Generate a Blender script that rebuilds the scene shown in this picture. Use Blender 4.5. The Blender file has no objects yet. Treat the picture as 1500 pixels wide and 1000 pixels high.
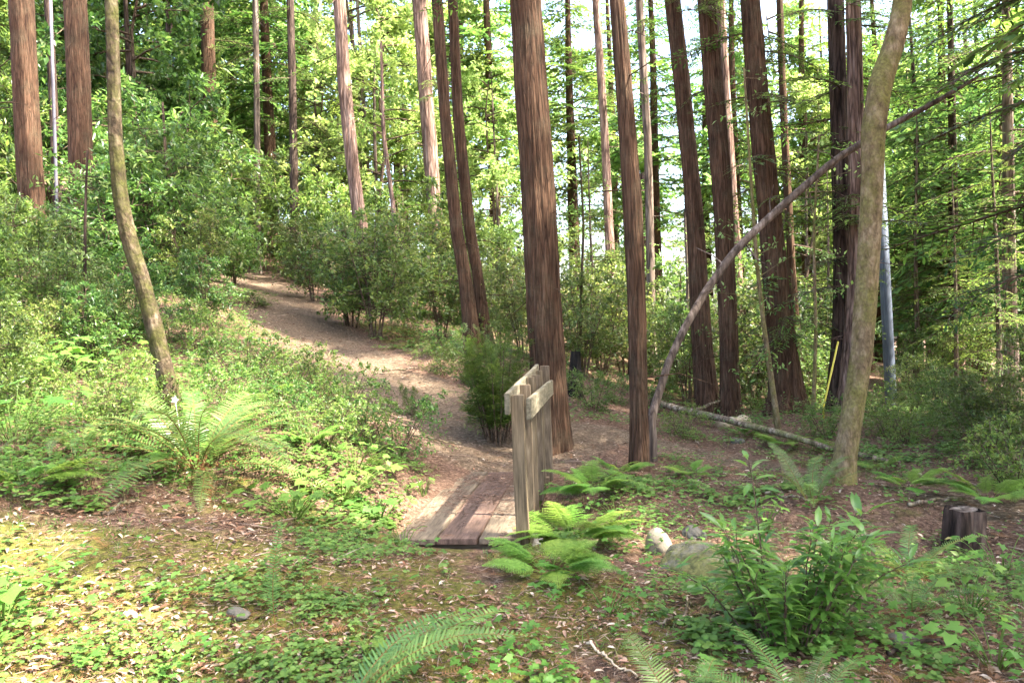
import bpy, bmesh, math, random
import numpy as np
from mathutils import Vector, Matrix

SEED = 11
rng = np.random.default_rng(SEED)
random.seed(SEED)
PI = math.pi
scene = bpy.context.scene
C = scene.collection

# ------------------------------------------------------------------ camera
F = 1167.0                       # focal length in pixels of a 1500 px wide frame (28 mm)
CAM = np.array([0.0, 0.0, 1.5])
pitch = -math.atan(20 / F)
roll = math.radians(1.8)
fw = np.array([0, math.cos(pitch), math.sin(pitch)])
rt0 = np.array([1.0, 0, 0])
up0 = np.cross(rt0, fw)
upv = up0 * math.cos(roll) + rt0 * math.sin(roll)
rtv = rt0 * math.cos(roll) - up0 * math.sin(roll)


def at(px, py, d):
    """point of the place that stands d metres ahead in that direction"""
    return CAM + d * (fw + rtv * (px - 750) / F - upv * (py - 500) / F)


cd = bpy.data.cameras.new("camera")
cam = bpy.data.objects.new("camera", cd)
C.objects.link(cam)
M = Matrix(((rtv[0], upv[0], -fw[0], CAM[0]), (rtv[1], upv[1], -fw[1], CAM[1]), (rtv[2], upv[2], -fw[2], CAM[2]), (0, 0, 0, 1)))
cam.matrix_world = M
cd.lens = 28.0
cd.sensor_width = 36.0
cd.clip_start = 0.05
cd.clip_end = 3000
cd.dof.use_dof = True
cd.dof.focus_distance = 8.0
cd.dof.aperture_fstop = 6.3
scene.camera = cam


# ------------------------------------------------------------------ noise
def _hash(ix, iy, iz, seed):
    h = (ix.astype(np.int64) * 374761393 + iy.astype(np.int64) * 668265263 + iz.astype(np.int64) * 2147483647 + seed * 1274126177) & 0xFFFFFFFF
    h = ((h ^ (h >> 13)) * 1274126177) & 0xFFFFFFFF
    h = (h ^ (h >> 16)) & 0xFFFFFFFF
    return h / 4294967295.0


def vnoise(x, y, z=None, seed=0):
    x = np.asarray(x, float); y = np.asarray(y, float)
    z = np.zeros_like(x) if z is None else np.asarray(z, float)
    x, y, z = np.broadcast_arrays(x, y, z)
    ix, iy, iz = np.floor(x), np.floor(y), np.floor(z)
    fx, fy, fz = x - ix, y - iy, z - iz
    fx, fy, fz = fx * fx * (3 - 2 * fx), fy * fy * (3 - 2 * fy), fz * fz * (3 - 2 * fz)
    r = 0
    for a in (0, 1):
        for b in (0, 1):
            for c in (0, 1):
                w = (fx if a else 1 - fx) * (fy if b else 1 - fy) * (fz if c else 1 - fz)
                r = r + w * _hash(ix + a, iy + b, iz + c, seed)
    return r * 2 - 1


def fbm(x, y, z=None, seed=0, oct=4):
    s = 0; a = 1.0
    x = np.asarray(x, float); y = np.asarray(y, float)
    z = np.zeros(np.broadcast(x, y).shape) if z is None else np.asarray(z, float)
    for o in range(oct):
        s = s + a * vnoise(x * 2 ** o, y * 2 ** o, z * 2 ** o, seed + o * 17)
        a *= 0.5
    return s


# ------------------------------------------------------------------ mesh collector
class Geo:
    def __init__(s):
        s.v = []; s.q = []; s.t = []; s.rq = []; s.rt = []; s.mq = []; s.mt = []; s.n = 0

    def add(s, v, q=None, t=None, rnd=0.5, mat=0):
        v = np.asarray(v, float).reshape(-1, 3)
        if q is not None and len(q):
            q = np.asarray(q, np.int64).reshape(-1, 4)
            s.q.append(q + s.n); s.rq.append(np.broadcast_to(rnd, (len(q),)) if np.ndim(rnd) == 0 else rnd)
            s.mq.append(np.full(len(q), mat))
        if t is not None and len(t):
            t = np.asarray(t, np.int64).reshape(-1, 3)
            s.t.append(t + s.n); s.rt.append(np.broadcast_to(rnd, (len(t),)) if np.ndim(rnd) == 0 else rnd)
            s.mt.append(np.full(len(t), mat))
        s.v.append(v); s.n += len(v)

    def arrays(s):
        v = np.concatenate(s.v) if s.v else np.zeros((0, 3))
        q = np.concatenate(s.q) if s.q else np.zeros((0, 4), np.int64)
        t = np.concatenate(s.t) if s.t else np.zeros((0, 3), np.int64)
        rq = np.concatenate(s.rq) if s.rq else np.zeros(0)
        rt_ = np.concatenate(s.rt) if s.rt else np.zeros(0)
        return v, q, t, rq, rt_

    def mesh(s, name, mats, smooth=False):
        v, q, t, rq, rt_ = s.arrays()
        mi = np.concatenate([np.concatenate(s.mq) if s.mq else np.zeros(0), np.concatenate(s.mt) if s.mt else np.zeros(0)]).astype(np.int32)
        me = bpy.data.meshes.new(name)
        me.vertices.add(len(v))
        me.vertices.foreach_set('co', v.astype(np.float32).ravel())
        nl = len(q) * 4 + len(t) * 3
        me.loops.add(nl)
        me.loops.foreach_set('vertex_index', np.concatenate([q.ravel(), t.ravel()]).astype(np.int32))
        me.polygons.add(len(q) + len(t))
        st = np.concatenate([np.arange(len(q)) * 4, len(q) * 4 + np.arange(len(t)) * 3]).astype(np.int32)
        me.polygons.foreach_set('loop_start', st)
        me.polygons.foreach_set('material_index', mi)
        if smooth:
            me.polygons.foreach_set('use_smooth', np.ones(len(q) + len(t), bool))
        a = me.attributes.new('rnd', 'FLOAT', 'FACE')
        a.data.foreach_set('value', np.concatenate([rq, rt_]).astype(np.float32))
        for m in (mats if isinstance(mats, (list, tuple)) else [mats]):
            me.materials.append(m)
        me.update(calc_edges=True)
        return me


def frames(ax, hint):
    ax = np.asarray(ax, float); hint = np.asarray(hint, float)
    x = ax / (np.linalg.norm(ax, axis=-1, keepdims=True) + 1e-9)
    z = hint - (hint * x).sum(-1, keepdims=True) * x
    nz = np.linalg.norm(z, axis=-1, keepdims=True)
    alt = np.cross(x, np.array([0.3, 0.9, 0.1]))
    z = np.where(nz < 1e-3, alt, z)
    z = z / (np.linalg.norm(z, axis=-1, keepdims=True) + 1e-9)
    y = np.cross(z, x)
    return np.stack([x, y, z], -1)


def scatter(g, tpl, P, R, S, rnd, mat=0):
    """place copies of a template (verts, quads, tris) into one mesh"""
    tv, tq, tt = tpl
    n = len(P)
    if n == 0: return
    S = np.asarray(S, float)
    if S.ndim == 1: S = np.repeat(S[:, None], 3, 1)
    V = np.einsum('nij,nkj->nki', R, tv[None] * S[:, None, :]) + P[:, None, :]
    off = (np.arange(n) * len(tv))[:, None, None]
    q = (tq[None] + off).reshape(-1, 4) if len(tq) else None
    t = (tt[None] + off).reshape(-1, 3) if len(tt) else None
    b = g.n
    g.v.append(V.reshape(-1, 3)); g.n += n * len(tv)
    if q is not None:
        g.q.append(q + b); g.rq.append(np.repeat(rnd, len(tq))); g.mq.append(np.full(len(q), mat))
    if t is not None:
        g.t.append(t + b); g.rt.append(np.repeat(rnd, len(tt))); g.mt.append(np.full(len(t), mat))


E4 = np.zeros((0, 4), np.int64); E3 = np.zeros((0, 3), np.int64)
def tpl(v, q=E4, t=E3): return (np.array(v, float), np.array(q, np.int64).reshape(-1, 4), np.array(t, np.int64).reshape(-1, 3))
def leaf2(w, fold=.08, droop=.06):
    return tpl([(0, 0, 0), (.45, w / 2, fold), (1, 0, -droop), (.45, -w / 2, fold)], t=[(0, 2, 1), (0, 3, 2)])
def leaf6(w, fold=.05, droop=.18):
    return tpl([(0, 0, 0), (.28, w * .42, fold), (.28, 0, 0), (.28, -w * .42, fold), (.62, w * .42, fold - droop * .3), (.62, 0, -droop * .3), (.62, -w * .42, fold - droop * .3), (1, 0, -droop)],
               q=[(2, 5, 4, 1), (3, 6, 5, 2)], t=[(0, 2, 1), (0, 3, 2), (4, 5, 7), (5, 6, 7)])
HEX = tpl([(.0, 0, 0), (.3, .42, .05), (.75, .40, .03), (1, 0, -.03), (.75, -.40, .03), (.3, -.42, .05)], q=[(0, 3, 2, 1), (0, 5, 4, 3)])
BLADE = tpl([(0, .35, 0), (0, -.35, 0), (.6, -.5, 0), (1, 0, -.05), (.6, .5, 0)], q=[(0, 1, 2, 4)], t=[(4, 2, 3)])
PIN = tpl([(0, -.5, 0), (0, .5, 0), (.65, .32, .02), (.65, -.32, .02), (1, 0, -.04)], q=[(0, 3, 2, 1)], t=[(3, 4, 2)])
def palmate():
    a = [(0, 0, 0)]
    R = [.18, .50, .62, .40, .80, .95, .45, 1.05, 1.25, .45 * 2.2]
    out = [(180, .12), (140, .62), (112, .45), (85, .52), (70, .86), (48, .55), (22, .72), (0, 1.08), (-22, .72), (-48, .55), (-70, .86), (-85, .52), (-112, .45), (-140, .62)]
    vs = [(0, 0, 0.0)] + [(math.cos(math.radians(d)) * r, math.sin(math.radians(d)) * r, -.16 * r * r + .05 * math.sin(d)) for d, r in out]
    n = len(out)
    vs = [(x + .0, y, z) for x, y, z in vs]
    return tpl(vs, t=[(0, 1 + (i + 1) % n, 1 + i) for i in range(n)])
PALM = palmate()


def tube(g, pts, rad, seg=5, rnd=.5, mat=0, cap=False):
    pts = np.asarray(pts, float); rad = np.broadcast_to(np.asarray(rad, float), (len(pts),))
    tg = np.gradient(pts, axis=0)
    hint = np.tile(np.array([[.31, .17, .93]]), (len(pts), 1))
    if abs(np.dot(tg[0] / (np.linalg.norm(tg[0]) + 1e-9), hint[0])) > .8: hint = np.tile(np.array([[1., .1, .05]]), (len(pts), 1))
    R = frames(tg, hint)
    a = np.arange(seg) / seg * 2 * PI
    ring = R[:, :, 1][:, None] * np.cos(a)[None, :, None] + R[:, :, 2][:, None] * np.sin(a)[None, :, None]
    V = pts[:, None] + ring * rad[:, None, None]
    n = len(pts)
    i = np.arange(n - 1)[:, None] * seg; j = np.arange(seg)[None]
    q = np.stack([i + j, i + (j + 1) % seg, i + seg + (j + 1) % seg, i + seg + j], -1).reshape(-1, 4)
    t = None
    V = V.reshape(-1, 3)
    if cap:
        V = np.concatenate([V, pts[:1], pts[-1:]])
        k = np.arange(seg); kn = (k + 1) % seg; b = (n - 1) * seg
        t = np.concatenate([np.stack([np.full(seg, n * seg), kn, k], -1), np.stack([np.full(seg, n * seg + 1), b + k, b + kn], -1)])
    g.add(V, q, t, rnd, mat)


# ------------------------------------------------------------------ materials
def new_mat(name):
    m = bpy.data.materials.new(name); m.use_nodes = True
    nt = m.node_tree; nt.nodes.clear()
    out = nt.nodes.new('ShaderNodeOutputMaterial')
    return m, nt, out
def N(nt, kind, **kw):
    n = nt.nodes.new(kind)
    for k, v in kw.items():
        if k in n.inputs: n.inputs[k].default_value = v
        else: setattr(n, k, v)
    return n
def ramp(nt, stops, interp='LINEAR'):
    r = nt.nodes.new('ShaderNodeValToRGB'); cr = r.color_ramp; cr.interpolation = interp
    while len(cr.elements) > 1: cr.elements.remove(cr.elements[-1])
    cr.elements[0].position = stops[0][0]; cr.elements[0].color = (*stops[0][1], 1)
    for p, c in stops[1:]:
        e = cr.elements.new(p); e.color = (*c, 1)
    return r
def L(nt, a, b): nt.links.new(a, b)
def coords(nt, scale, kind='Object'):
    tc = nt.nodes.new('ShaderNodeTexCoord'); mp = nt.nodes.new('ShaderNodeMapping')
    mp.inputs['Scale'].default_value = scale
    L(nt, tc.outputs[kind], mp.inputs['Vector'])
    return mp.outputs['Vector']
def mixc(nt, fac, a, b, blend='MIX'):
    m = nt.nodes.new('ShaderNodeMix'); m.data_type = 'RGBA'; m.blend_type = blend
    for s, val in ((m.inputs[0], fac), (m.inputs[6], a), (m.inputs[7], b)):
        if hasattr(val, 'node'): L(nt, val, s)
        elif isinstance(val, tuple): s.default_value = (*val, 1)
        else: s.default_value = val
    return m.outputs[2]
def noise(nt, vec, sc, detail=4, rough=.55):
    n = nt.nodes.new('ShaderNodeTexNoise'); n.inputs['Scale'].default_value = sc
    n.inputs['Detail'].default_value = detail; n.inputs['Roughness'].default_value = rough
    L(nt, vec, n.inputs['Vector'])
    return n.outputs[0]


def leaf_mat(name, cols, trans=.4, rough=.5, spec=.35, objvar=.35, tcol=1.5):
    m, nt, out = new_mat(name)
    at_ = N(nt, 'ShaderNodeAttribute', attribute_name='rnd')
    r = ramp(nt, [(i / (len(cols) - 1) if len(cols) > 1 else 0, c) for i, c in enumerate(cols)])
    L(nt, at_.outputs['Fac'], r.inputs[0])
    oi = nt.nodes.new('ShaderNodeObjectInfo')
    hsv = nt.nodes.new('ShaderNodeHueSaturation')
    mr = nt.nodes.new('ShaderNodeMapRange'); mr.inputs[3].default_value = 1 - objvar; mr.inputs[4].default_value = 1 + objvar
    L(nt, oi.outputs['Random'], mr.inputs[0]); L(nt, mr.outputs[0], hsv.inputs['Value'])
    mh = nt.nodes.new('ShaderNodeMapRange'); mh.inputs[3].default_value = .475; mh.inputs[4].default_value = .52
    ml = nt.nodes.new('ShaderNodeMath'); ml.operation = 'FRACT'
    mm = nt.nodes.new('ShaderNodeMath'); mm.operation = 'MULTIPLY'; mm.inputs[1].default_value = 7.31
    L(nt, oi.outputs['Random'], mm.inputs[0]); L(nt, mm.outputs[0], ml.inputs[0]); L(nt, ml.outputs[0], mh.inputs[0]); L(nt, mh.outputs[0], hsv.inputs['Hue'])
    L(nt, r.outputs[0], hsv.inputs['Color'])
    p = nt.nodes.new('ShaderNodeBsdfPrincipled'); p.inputs['Roughness'].default_value = rough
    p.inputs['Specular IOR Level'].default_value = spec
    L(nt, hsv.outputs[0], p.inputs['Base Color'])
    tr = nt.nodes.new('ShaderNodeBsdfTranslucent')
    h2 = nt.nodes.new('ShaderNodeHueSaturation'); h2.inputs['Hue'].default_value = .485; h2.inputs['Value'].default_value = tcol
    L(nt, hsv.outputs[0], h2.inputs['Color']); L(nt, h2.outputs[0], tr.inputs['Color'])
    mx = nt.nodes.new('ShaderNodeMixShader'); mx.inputs[0].default_value = trans
    L(nt, p.outputs[0], mx.inputs[1]); L(nt, tr.outputs[0], mx.inputs[2]); L(nt, mx.outputs[0], out.inputs[0])
    return m


def bark_mat(name, dark, mid, light, sc=9, stretch=.07, bump=.5, moss=0, mosscol=(.11, .13, .02), mossbias=0.0, crack=.6):
    m, nt, out = new_mat(name)
    v = coords(nt, (1, 1, stretch)); v2 = coords(nt, (1, 1, 1))
    n1 = noise(nt, v, sc, 8, .65); n2 = noise(nt, v2, 1.3, 4); n3 = noise(nt, v, sc * 5, 4, .6)
    r = ramp(nt, [(.34, dark), (.5, mid), (.68, light)]); L(nt, n1, r.inputs[0])
    c = mixc(nt, .35, r.outputs[0], n3, 'OVERLAY')
    nz = nt.nodes.new('ShaderNodeTexNoise'); nz.inputs['Scale'].default_value = sc * .35; L(nt, v, nz.inputs['Vector'])
    va = nt.nodes.new('ShaderNodeVectorMath'); va.operation = 'MULTIPLY_ADD'; va.inputs[1].default_value = (.16, .16, .16); L(nt, nz.outputs[1], va.inputs[0]); L(nt, v, va.inputs[2])
    vo = nt.nodes.new('ShaderNodeTexVoronoi'); vo.feature = 'DISTANCE_TO_EDGE'; vo.inputs['Scale'].default_value = sc * .95; L(nt, va.outputs[0], vo.inputs['Vector'])
    rv = ramp(nt, [(0.0, (1 - crack, 1 - crack, 1 - crack)), (.16, (1, 1, 1))]); L(nt, vo.outputs['Distance'], rv.inputs[0])
    c = mixc(nt, 1.0, c, rv.outputs[0], 'MULTIPLY')
    r2 = ramp(nt, [(.35, (.66, .62, .60)), (.65, (1.25, 1.18, 1.12))]); L(nt, n2, r2.inputs[0])
    c = mixc(nt, .8, c, r2.outputs[0], 'MULTIPLY')
    if moss:
        n4 = noise(nt, v2, 3.2, 6, .7)
        rm = ramp(nt, [(.42 - mossbias, (0, 0, 0)), (.6 - mossbias, (1, 1, 1))]); L(nt, n4, rm.inputs[0])
        mf = nt.nodes.new('ShaderNodeMath'); mf.operation = 'MULTIPLY'; mf.inputs[1].default_value = moss
        L(nt, rm.outputs[0], mf.inputs[0])
        n5 = noise(nt, v2, 40, 3)
        rc = ramp(nt, [(.3, tuple(x * .5 for x in mosscol)), (.7, tuple(x * 1.5 for x in mosscol))]); L(nt, n5, rc.inputs[0])
        c = mixc(nt, mf.outputs[0], c, rc.outputs[0])
    p = nt.nodes.new('ShaderNodeBsdfPrincipled'); p.inputs['Roughness'].default_value = .9; p.inputs['Specular IOR Level'].default_value = .15
    L(nt, c, p.inputs['Base Color'])
    b = nt.nodes.new('ShaderNodeBump'); b.inputs['Strength'].default_value = bump; b.inputs['Distance'].default_value = .03
    hs = nt.nodes.new('ShaderNodeMath'); hs.operation = 'MULTIPLY_ADD'; hs.inputs[1].default_value = .7 * crack; L(nt, rv.outputs[0], hs.inputs[0]); L(nt, n1, hs.inputs[2])
    L(nt, hs.outputs[0], b.inputs['Height']); L(nt, b.outputs[0], p.inputs['Normal'])
    L(nt, p.outputs[0], out.inputs[0])
    return m


def attr_mat(name, cols, rough=.85, spec=.15, interp='LINEAR'):
    m, nt, out = new_mat(name)
    a = N(nt, 'ShaderNodeAttribute', attribute_name='rnd')
    r = ramp(nt, [(i / max(1, len(cols) - 1), c) for i, c in enumerate(cols)], interp); L(nt, a.outputs['Fac'], r.inputs[0])
    p = nt.nodes.new('ShaderNodeBsdfPrincipled'); p.inputs['Roughness'].default_value = rough; p.inputs['Specular IOR Level'].default_value = spec
    L(nt, r.outputs[0], p.inputs['Base Color']); L(nt, p.outputs[0], out.inputs[0])
    return m


M_ = {}
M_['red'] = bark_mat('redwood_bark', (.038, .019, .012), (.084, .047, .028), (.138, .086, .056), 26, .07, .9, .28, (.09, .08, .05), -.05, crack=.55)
M_['red_sunlit'] = bark_mat('sunlit_pale_redwood_bark', (.07, .04, .03), (.22, .145, .115), (.42, .31, .26), 16, .08, .9)  # lighter copy of the redwood bark, with sunlight put into its colour
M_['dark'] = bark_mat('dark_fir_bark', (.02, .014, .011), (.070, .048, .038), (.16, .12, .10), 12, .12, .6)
M_['grey'] = bark_mat('grey_bark', (.06, .045, .035), (.17, .13, .105), (.32, .27, .23), 10, .1, .5)
M_['moss'] = bark_mat('mossy_bark', (.02, .015, .010), (.065, .048, .030), (.17, .14, .10), 12, .6, .9, .9, (.052, .054, .013), .0, .4)
M_['tan'] = bark_mat('smooth_tan_bark', (.08, .058, .032), (.18, .135, .08), (.30, .245, .16), 17, .5, .5, .75, (.12, .115, .03), .0, .25)
M_['twig'] = bark_mat('twig_bark', (.05, .035, .025), (.12, .085, .06), (.2, .16, .12), 20, .5, .2)
M_['log'] = bark_mat('weathered_log', (.07, .05, .032), (.20, .155, .11), (.42, .36, .29), 14, .5, .5, .5, (.12, .14, .03), -.05)
M_['deadpole'] = bark_mat('dead_trunk_wood', (.05, .036, .028), (.13, .10, .08), (.26, .21, .18), 14, .12, .6, crack=.4)

M_['oak'] = leaf_mat('tanoak_leaf', [(.025, .060, .012), (.055, .115, .024), (.095, .18, .036), (.15, .25, .05), (.25, .29, .11)], .45, .36, .5)
M_['huck'] = leaf_mat('huckleberry_leaf', [(.030, .062, .014), (.065, .125, .026), (.11, .18, .036), (.16, .225, .05), (.27, .22, .12)], .42, .45, .45)
M_['light'] = leaf_mat('maple_leaf', [(.10, .19, .045), (.16, .27, .065), (.23, .34, .10), (.30, .40, .15)], .55, .5, .3)
M_['needle'] = leaf_mat('redwood_needles', [(.03, .075, .014), (.065, .14, .024), (.11, .205, .034), (.17, .28, .05)], .42, .5, .3)
M_['fir'] = leaf_mat('fir_needles', [(.022, .062, .016), (.05, .115, .026), (.09, .17, .038), (.15, .24, .055)], .4, .5, .3)
M_['fern'] = leaf_mat('sword_fern_leaf', [(.04, .095, .02), (.07, .14, .032), (.105, .185, .042), (.16, .24, .065)], .35, .42, .45, .15)
M_['lady'] = leaf_mat('lady_fern_leaf', [(.11, .22, .035), (.16, .29, .05), (.23, .37, .075)], .5, .5, .3, .1)
M_['deadfern'] = attr_mat('dead_fern', [(.10, .045, .02), (.18, .085, .035), (.28, .15, .07)])
M_['bay'] = leaf_mat('bay_laurel_leaf', [(.05, .13, .022), (.085, .20, .034), (.12, .25, .045), (.17, .31, .07)], .42, .28, .6, .05)
M_['thimble'] = leaf_mat('thimbleberry_leaf', [(.09, .19, .03), (.12, .24, .04), (.16, .29, .055)], .5, .5, .3, .15)
M_['low'] = leaf_mat('low_shrub_leaf', [(.03, .075, .014), (.06, .125, .022), (.09, .17, .03), (.14, .215, .045), (.20, .17, .09)], .42, .45, .4)
M_['clover'] = leaf_mat('sorrel_leaf', [(.035, .095, .018), (.065, .15, .028), (.10, .21, .04), (.16, .26, .07)], .42, .5, .3, 0)
M_['under'] = leaf_mat('undergrowth_leaf', [(.045, .10, .018), (.08, .15, .03), (.12, .20, .042), (.19, .23, .07), (.22, .15, .08)], .4, .5, .3, 0)
M_['litter'] = attr_mat('leaf_litter', [(.09, .045, .025), (.14, .07, .04), (.20, .115, .07), (.27, .165, .11), (.33, .24, .17), (.46, .37, .29), (.26, .11, .06)], .75, .2)
M_['twiglit'] = attr_mat('fallen_twigs', [(.05, .03, .022), (.13, .075, .05), (.22, .14, .10), (.36, .28, .22)], .85)
M_['white'] = attr_mat('petal', [(.8, .8, .76), (.8, .8, .76)])
M_['yellow'] = attr_mat('yellow_plastic', [(.55, .45, .05), (.55, .45, .05)], .5, .4)


def simple(name, c1, c2, sc, rough=.85, bump=.4, stretch=(1, 1, 1), c3=None, dist=.02):
    m, nt, out = new_mat(name)
    v = coords(nt, stretch); n1 = noise(nt, v, sc, 8, .62)
    st = [(.32, c1), (.62, c2)]
    if c3: st.append((.8, c3))
    r = ramp(nt, st); L(nt, n1, r.inputs[0])
    p = nt.nodes.new('ShaderNodeBsdfPrincipled'); p.inputs['Roughness'].default_value = rough; p.inputs['Specular IOR Level'].default_value = .2
    L(nt, r.outputs[0], p.inputs['Base Color'])
    b = nt.nodes.new('ShaderNodeBump'); b.inputs['Strength'].default_value = bump; b.inputs['Distance'].default_value = dist
    L(nt, n1, b.inputs['Height']); L(nt, b.outputs[0], p.inputs['Normal']); L(nt, p.outputs[0], out.inputs[0])
    return m


M_['post'] = simple('weathered_post_wood', (.06, .045, .028), (.175, .13, .082), 5, .8, .35, (9, .6, 9), (.30, .24, .165), .006)
M_['rail'] = simple('lichen_grey_rail_wood', (.065, .055, .035), (.175, .155, .11), 7, .85, .4, (5, .7, 5), (.33, .30, .23), .006)
M_['raildark'] = simple('rail_wood', (.06, .043, .028), (.155, .115, .078), 10, .85, .3, (5, .6, 5), (.25, .205, .15), .006)
M_['deck'] = simple('deck_board_tan', (.07, .05, .033), (.17, .13, .09), 7, .8, .5, (7, .7, 3), (.27, .215, .155), .006)
M_['deckred'] = simple('deck_board_red', (.06, .036, .026), (.14, .088, .066), 7, .8, .5, (7, .7, 3), (.22, .15, .115), .006)
M_['rock'] = simple('grey_rock', (.06, .055, .045), (.14, .13, .11), 5, .9, .7, (1, 1, 1), (.25, .235, .20), .03)
M_['rockpale'] = simple('pale_rock', (.12, .10, .07), (.25, .215, .165), 4, .9, .5, (1, 1, 1), (.35, .31, .25), .03)
M_['concrete'] = simple('pale_block', (.45, .44, .42), (.66, .65, .62), 9, .9, .3)
M_['pole'] = simple('blue_grey_pole', (.05, .06, .085), (.10, .12, .16), 9, .7, .2, (4, 4, .3), (.16, .19, .24))
M_['polepale'] = simple('pale_pole', (.07, .065, .08), (.15, .145, .175), 6, .6, .1, (2, 2, .2))
M_['cut'] = simple('cut_wood', (.30, .22, .14), (.55, .45, .32), 10, .8, .3)


def ground_mat():
    m, nt, out = new_mat('forest_floor')
    v = coords(nt, (1, 1, 1))
    big = noise(nt, v, .55, 5, .6); mid = noise(nt, v, 3.5, 6, .65); fine = noise(nt, v, 26, 6, .7); vf = noise(nt, v, 90, 3, .6)
    # duff: shed needles and bark crumbs
    r1 = ramp(nt, [(.30, (.040, .024, .018)), (.48, (.115, .070, .050)), (.62, (.21, .14, .10)), (.76, (.36, .27, .21))]); L(nt, fine, r1.inputs[0])
    # moss
    r2 = ramp(nt, [(.30, (.040, .040, .012)), (.5, (.105, .105, .026)), (.72, (.19, .17, .05))]); L(nt, fine, r2.inputs[0])
    # bare trodden path earth
    r3 = ramp(nt, [(.30, (.042, .030, .020)), (.5, (.115, .084, .058)), (.70, (.23, .18, .13))]); L(nt, fine, r3.inputs[0])
    pa = N(nt, 'ShaderNodeAttribute', attribute_name='path')
    mo = N(nt, 'ShaderNodeAttribute', attribute_name='moss')
    s = nt.nodes.new('ShaderNodeMath'); s.operation = 'ADD'; L(nt, mo.outputs['Fac'], s.inputs[0]); L(nt, mid, s.inputs[1])
    rm = ramp(nt, [(.78, (0, 0, 0)), (1.0, (1, 1, 1))]); L(nt, s.outputs[0], rm.inputs[0])
    c = mixc(nt, rm.outputs[0], r1.outputs[0], r2.outputs[0])
    s2 = nt.nodes.new('ShaderNodeMath'); s2.operation = 'MULTIPLY_ADD'; s2.inputs[1].default_value = .5; L(nt, mid, s2.inputs[0]); L(nt, pa.outputs['Fac'], s2.inputs[2])
    rp = ramp(nt, [(.62, (0, 0, 0)), (.98, (1, 1, 1))]); L(nt, s2.outputs[0], rp.inputs[0])
    c = mixc(nt, rp.outputs[0], c, r3.outputs[0])
    rb = ramp(nt, [(.3, (.75, .72, .70)), (.7, (1.2, 1.15, 1.1))]); L(nt, big, rb.inputs[0])
    c = mixc(nt, .7, c, rb.outputs[0], 'MULTIPLY')
    c = mixc(nt, .4, c, vf, 'OVERLAY')
    p = nt.nodes.new('ShaderNodeBsdfPrincipled'); p.inputs['Roughness'].default_value = .95; p.inputs['Specular IOR Level'].default_value = .08
    L(nt, c, p.inputs['Base Color'])
    ad = nt.nodes.new('ShaderNodeMath'); ad.operation = 'ADD'; L(nt, fine, ad.inputs[0]); L(nt, vf, ad.inputs[1])
    b = nt.nodes.new('ShaderNodeBump'); b.inputs['Strength'].default_value = .8; b.inputs['Distance'].default_value = .025
    L(nt, ad.outputs[0], b.inputs['Height']); L(nt, b.outputs[0], p.inputs['Normal']); L(nt, p.outputs[0], out.inputs[0])
    return m


# ------------------------------------------------------------------ objects
def mk(name, me, parent=None, loc=(0, 0, 0), rot=(0, 0, 0), sc=1.0):
    o = bpy.data.objects.new(name, me); C.objects.link(o)
    o.location = loc; o.rotation_euler = rot
    o.scale = (sc, sc, sc) if np.ndim(sc) == 0 else sc
    if parent is not None: o.parent = parent
    return o
def tag(o, label, cat, group=None, kind=None):
    if label: o['label'] = label
    if cat: o['category'] = cat
    if group: o['group'] = group
    if kind: o['kind'] = kind
    return o
def thing(name, label, cat, loc=(0, 0, 0), rz=0, sc=1.0, group=None):
    o = mk(name, None, None, loc, (0, 0, rz), sc); o.empty_display_size = .2
    return tag(o, label, cat, group)
def copy_tree(src, label, loc, rz=0, sc=1.0, group=None):
    r = src.copy(); C.objects.link(r); r.location = loc; r.rotation_euler = (0, 0, rz); r.scale = (sc, sc, sc) if np.ndim(sc) == 0 else sc
    r['label'] = label
    if group: r['group'] = group
    for ch in KIDS.get(src.name, []):
        c = ch.copy(); C.objects.link(c); c.parent = r
    return r
KIDS = {}


# ------------------------------------------------------------------ terrain
ctrl_px = [(0, 1000, 3.1), (400, 1000, 3.3), (750, 1000, 3.45), (1100, 1000, 3.45), (1500, 1000, 3.4),
           (0, 850, 3.9), (0, 700, 5.2), (200, 800, 4.5), (400, 800, 4.9), (300, 700, 6.0), (500, 700, 6.6), (500, 620, 8.5), (250, 600, 7.3),
           (100, 600, 7.6), (0, 520, 9.5), (400, 560, 10), (0, 430, 13), (200, 430, 14), (300, 480, 12.5),
           (700, 665, 8.9), (620, 600, 10.5), (500, 510, 14), (430, 440, 18), (345, 393, 26), (540, 625, 8.7),
           (600, 560, 12), (620, 505, 15.5), (560, 485, 17), (700, 505, 15),
           (800, 655, 9.5), (880, 622, 10.5), (935, 690, 8.8), (1000, 645, 11), (1100, 680, 9.5), (1060, 612, 13.5), (1155, 603, 13), (1235, 605, 13),
           (1230, 712, 7.5), (1260, 750, 6.9), (1410, 800, 6.3), (1500, 770, 6.5), (1500, 650, 10), (1380, 700, 8.8), (1305, 605, 18), (1500, 600, 16),
           (965, 815, 5.9), (1060, 830, 5.6), (1200, 900, 4.4), (950, 900, 4.5), (850, 850, 4.9), (1400, 900, 4.4), (900, 730, 7.2), (880, 790, 6.0), (1080, 740, 7.4)]
ctrl = [tuple(at(*c)) for c in ctrl_px]
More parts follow.
